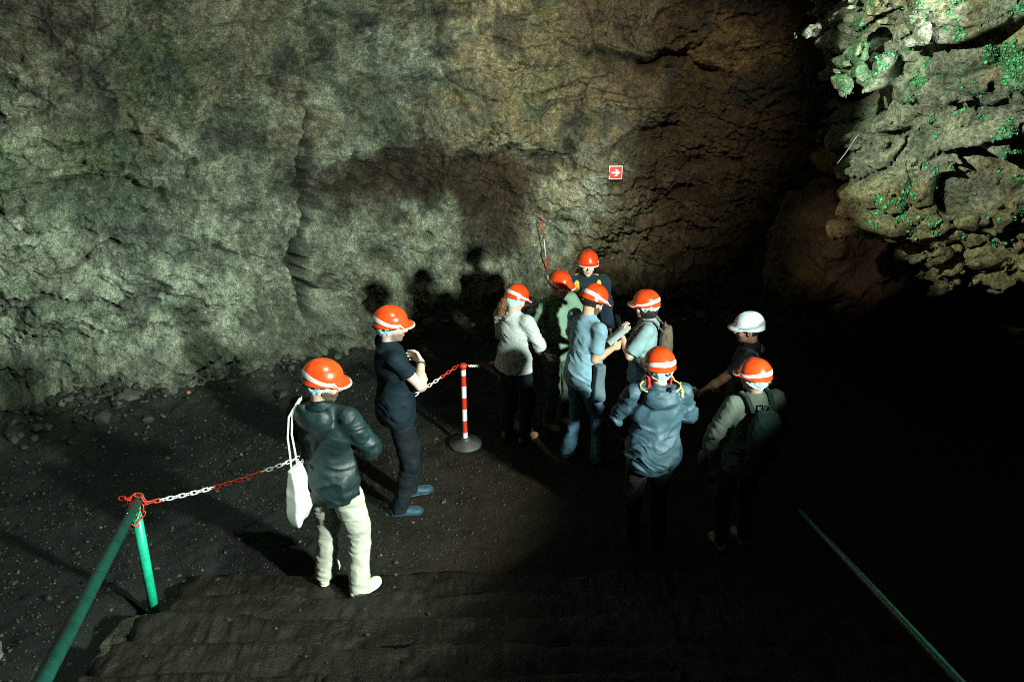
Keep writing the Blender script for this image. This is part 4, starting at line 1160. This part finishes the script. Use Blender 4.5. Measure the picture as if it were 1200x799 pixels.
Mw = world_of(A)
t = thing('tote_bag', 'cream cotton tote bag hanging from the shoulder of the dark green jacket', 'tote bag', Mw @ Vector((-.30, -.03, .9)))
Mi = t.matrix_basis.inverted() if False else Matrix.Translation(-Vector(t.location))
bc = np.array([-.085, -.232, .93], np.float32)
def tote(p):
    q_ = p - bc; w0 = .135 + .02 * (q_[:, 2]); s_ = np.clip((.20 - q_[:, 2]) / .42, 0, 1)
    th = .010 + .030 * np.sin(np.clip(s_, 0, 1) * 3.0) ** .8
    dx = np.abs(q_[:, 0] + .02 * np.sin(q_[:, 1] * 14) - .01 * noise(q_ * 9)) - th - .006 * noise(q_ * np.array([14, 22, 9], np.float32))
    dy = np.abs(q_[:, 1]) - (.070 + .040 * s_ - .04 * s_ ** 6); dz = np.abs(q_[:, 2] + .12 * q_[:, 1]) - .20
    m_ = np.stack([dx, dy, dz], -1); o_ = np.sqrt((np.maximum(m_, 0) ** 2).sum(-1)) + np.minimum(m_.max(-1), 0) - .008
    return o_
free_shell('bag', tote, bc - [.12, .2, .28], bc + [.12, .2, .28], 'canvas', .007, Mi @ Mw, t)
for off in (-.05, .05):
    G = Geo(); G.tube([(-.085, -.232 + off * .6, 1.10), (-.088, -.228 + off * .5, 1.22), (-.100, -.218 + off * .4, 1.34), (-.118, -.165 + off * .35, 1.45), (-.128, -.04 + off * .25, 1.508), (-.135, .08 + off * .2, 1.45), (-.15, .12, 1.34), (-.17, .06, 1.18), (-.14, -.05, 1.11), (-.085, -.19 + off * .5, 1.09)], .009, flat=.3, seg=8)
    o = G.build('handle', M['canvas'], t); o.data.transform(Mi @ Mw)


def backpack(Pn, label, c_, r_, mt, strap_mt, patch=None, straps=((-1, 1))):
    Mw = world_of(Pn); base = Mw @ Vector((c_[0], c_[1], c_[2] - r_[2])); t = thing('backpack', label, 'backpack', base); Mi = Matrix.Translation(-base)
    c_ = np.array(c_, np.float32)
    def bx(p, s_=1, cc=c_, rr=r_):
        q_ = p - cc; q_ = q_ + 0; tz = np.clip((q_[:, 2] / rr[2] + 1) / 2, 0, 1); k = 1 - .18 * tz ** 3
        e_ = (np.abs(q_[:, 0] / (rr[0] * k)) ** 3.2 + np.abs(q_[:, 1] / rr[1]) ** 2.6 + np.abs(q_[:, 2] / rr[2]) ** 3.4) ** (1 / 3.) - 1
        return e_ * min(rr) * .9 + .004 * noise(p * 18) + .003 * noise(p * 40)
    free_shell('bag', bx, c_ - np.array(r_) * 1.35, c_ + np.array(r_) * 1.35, mt, .0075, Mi @ Mw, t)
    pc = c_ + np.array([0, -r_[1] * .75, -r_[2] * .35]); pr = (r_[0] * .72, r_[1] * .42, r_[2] * .45)
    free_shell('pocket', lambda p: bx(p, 1, pc.astype(np.float32), pr), pc - np.array(pr) * 1.4, pc + np.array(pr) * 1.4, mt, .0075, Mi @ Mw, t)
    for s_ in straps:
        G = Geo(); x = s_ * .105
        G.tube([(x * .8, c_[1] + r_[1] * .6, c_[2] + r_[2] * .85), (x * .95, -.06, 1.50), (x * 1.05, .02, 1.505), (x * 1.12, .10, 1.43), (x * 1.2, .155, 1.30), (x * 1.35, .13, 1.12), (s_ * .17, .0, 1.0), (s_ * .15, c_[1] + .02, c_[2] - r_[2] * .8)], .022, flat=.28, seg=10)
        o = G.build('strap', M[strap_mt], t); o.data.transform(Mi @ Mw)
    G = Geo(); G.tube([(-.025, c_[1] + .02, c_[2] + r_[2] * .97), (-.02, c_[1] + .02, c_[2] + r_[2] * 1.16), (.02, c_[1] + .02, c_[2] + r_[2] * 1.16), (.025, c_[1] + .02, c_[2] + r_[2] * .97)], .008, seg=8)
    o = G.build('handle', M[strap_mt], t); o.data.transform(Mi @ Mw)
    if patch:
        G = Geo(); y_ = c_[1] - r_[1] * 1.20; G.add([(patch[0], y_ - .008, patch[1])] + [(patch[0] + .032 * math.cos(a), y_, patch[1] + .032 * math.sin(a)) for a in np.linspace(0, 2 * math.pi, 17)[:-1]], [(0, 1 + k, 1 + (k + 1) % 16) for k in range(16)])
        G.add([(patch[0] + .033 * math.cos(a), y_ + .0, patch[1] + .033 * math.sin(a)) for a in np.linspace(0, 2 * math.pi, 17)[:-1]] + [(patch[0] + .033 * math.cos(a), y_ + .02, patch[1] + .033 * math.sin(a)) for a in np.linspace(0, 2 * math.pi, 17)[:-1]], [(k, (k + 1) % 16, 16 + (k + 1) % 16, 16 + k) for k in range(16)])
        o = G.build('round_patch', M['patch'], t); o.data.transform(Mi @ Mw)
    return t


backpack(J_, 'dark green canvas rucksack with a round orange patch, worn over the khaki jacket', (0, -.205, 1.22), (.135, .085, .22), 'packgreen', 'packgreen', (.05, 1.17))
backpack(G_, 'small brown rucksack on the back of the grey-blue t-shirt', (0, -.185, 1.25), (.125, .06, .18), 'packbrown', 'packbrown')
# the sheet F reads, and the pen
Mw = world_of(F_); a_, b_, c_ = F_['arms'][0]
t0 = Mw @ Vector((.05, .33, 1.27))
sh_ = thing('paper_sheet', 'white sheet of paper held by the reader in the pale blue t-shirt', 'paper', t0)
G = Geo(); nx_s = 9; A_ = []
ex = Vector((1, -.25, .12)).normalized() * .5; ey = Vector((.1, .8, .55)).normalized()
for i in range(nx_s):
    for j in range(7):
        u_, v_ = i / 8 - .5, j / 6 - .5; A_.append(Vector((0, 0, 0)) + ex * u_ * .32 + ey * v_ * .24 + Vector((0, 0, .012 * math.cos(u_ * 4) - .006)))
Rw = Mw.to_3x3()
A_ = np.array([tuple(Rw @ a__) for a__ in A_]); nrm = np.array([0, 0, .0012])
G.add(np.vstack([A_, A_ - nrm]), np.vstack([grid_faces(nx_s, 7), grid_faces(nx_s, 7)[:, ::-1] + len(A_)])); G.build('sheet', M['paper'], sh_)
Ft = F_['hp'][1]; pf = Ft[4 * 1 - 1][1]; pen0 = Mw @ (F_['arms'][1][2] + Vector((.0, .10, .02)))
G = Geo(); G.tube([pen0 + Rw @ Vector((.01, -.03, -.02)), pen0 + Rw @ Vector((-.03, .07, .035))], .0045, seg=8)
G.build('pen', M['harness'], label='dark pen in the hand of the reader in the pale blue t-shirt', category='pen')
# grey jacket hung at F's hip
Mw = world_of(F_); hc_ = np.array([.215, .02, .93], np.float32)
def hung(p):
    q_ = p - hc_; q_ = q_ - np.stack([.02 * noise(q_ * 8), .0 * q_[:, 1], 0 * q_[:, 2]], -1)
    m_ = np.stack([np.abs(q_[:, 0]) - .022 - .008 * noise(q_ * np.array([16, 28, 6], np.float32)), np.abs(q_[:, 1]) - .040 - .10 * (-q_[:, 2]) * .3, np.abs(q_[:, 2]) - .17], -1)
    return np.sqrt((np.maximum(m_, 0) ** 2).sum(-1)) + np.minimum(m_.max(-1), 0) - .01
free_shell('folded_jacket', hung, hc_ - [.12, .16, .24], hc_ + [.12, .16, .24], 'slate', .007, Mw, None, label='grey jacket tucked at the hip of the faded jeans, hanging down the side', category='jacket')
# phone in G's raised hand
Mw = world_of(G_); hw = G_['arms'][0][2]
pb = Mw @ (hw + Vector((.035, .035, .11)))
G = Geo(); boxg(G, (0, 0, 0), (.072, .009, .15)); o = G.build('phone', M['glasses'], label='black phone in the raised hand of the visitor with the brown rucksack', category='phone', smooth=False)
o.location = pb; o.rotation_euler = (R(-12), R(8), G_['root'].rotation_euler.z + R(35))
bm_ = o.modifiers.new('bevel', 'BEVEL'); bm_.width = .003
# glove / bag in J's hand
Mw = world_of(J_); hc2 = np.array([-.27, .20, .82], np.float32)
free_shell('work_gloves', lambda p: U([el(p, hc2, (.035, .045, .07)), el(p, hc2 + np.array([.01, .03, -.06], np.float32), (.03, .045, .05))], .02) + .008 * noise(p * 20), hc2 - .17, hc2 + .17, 'glove', .007, Mw, None,
           label='crumpled khaki gloves held low beside the khaki jacket and dark green rucksack', category='gloves')
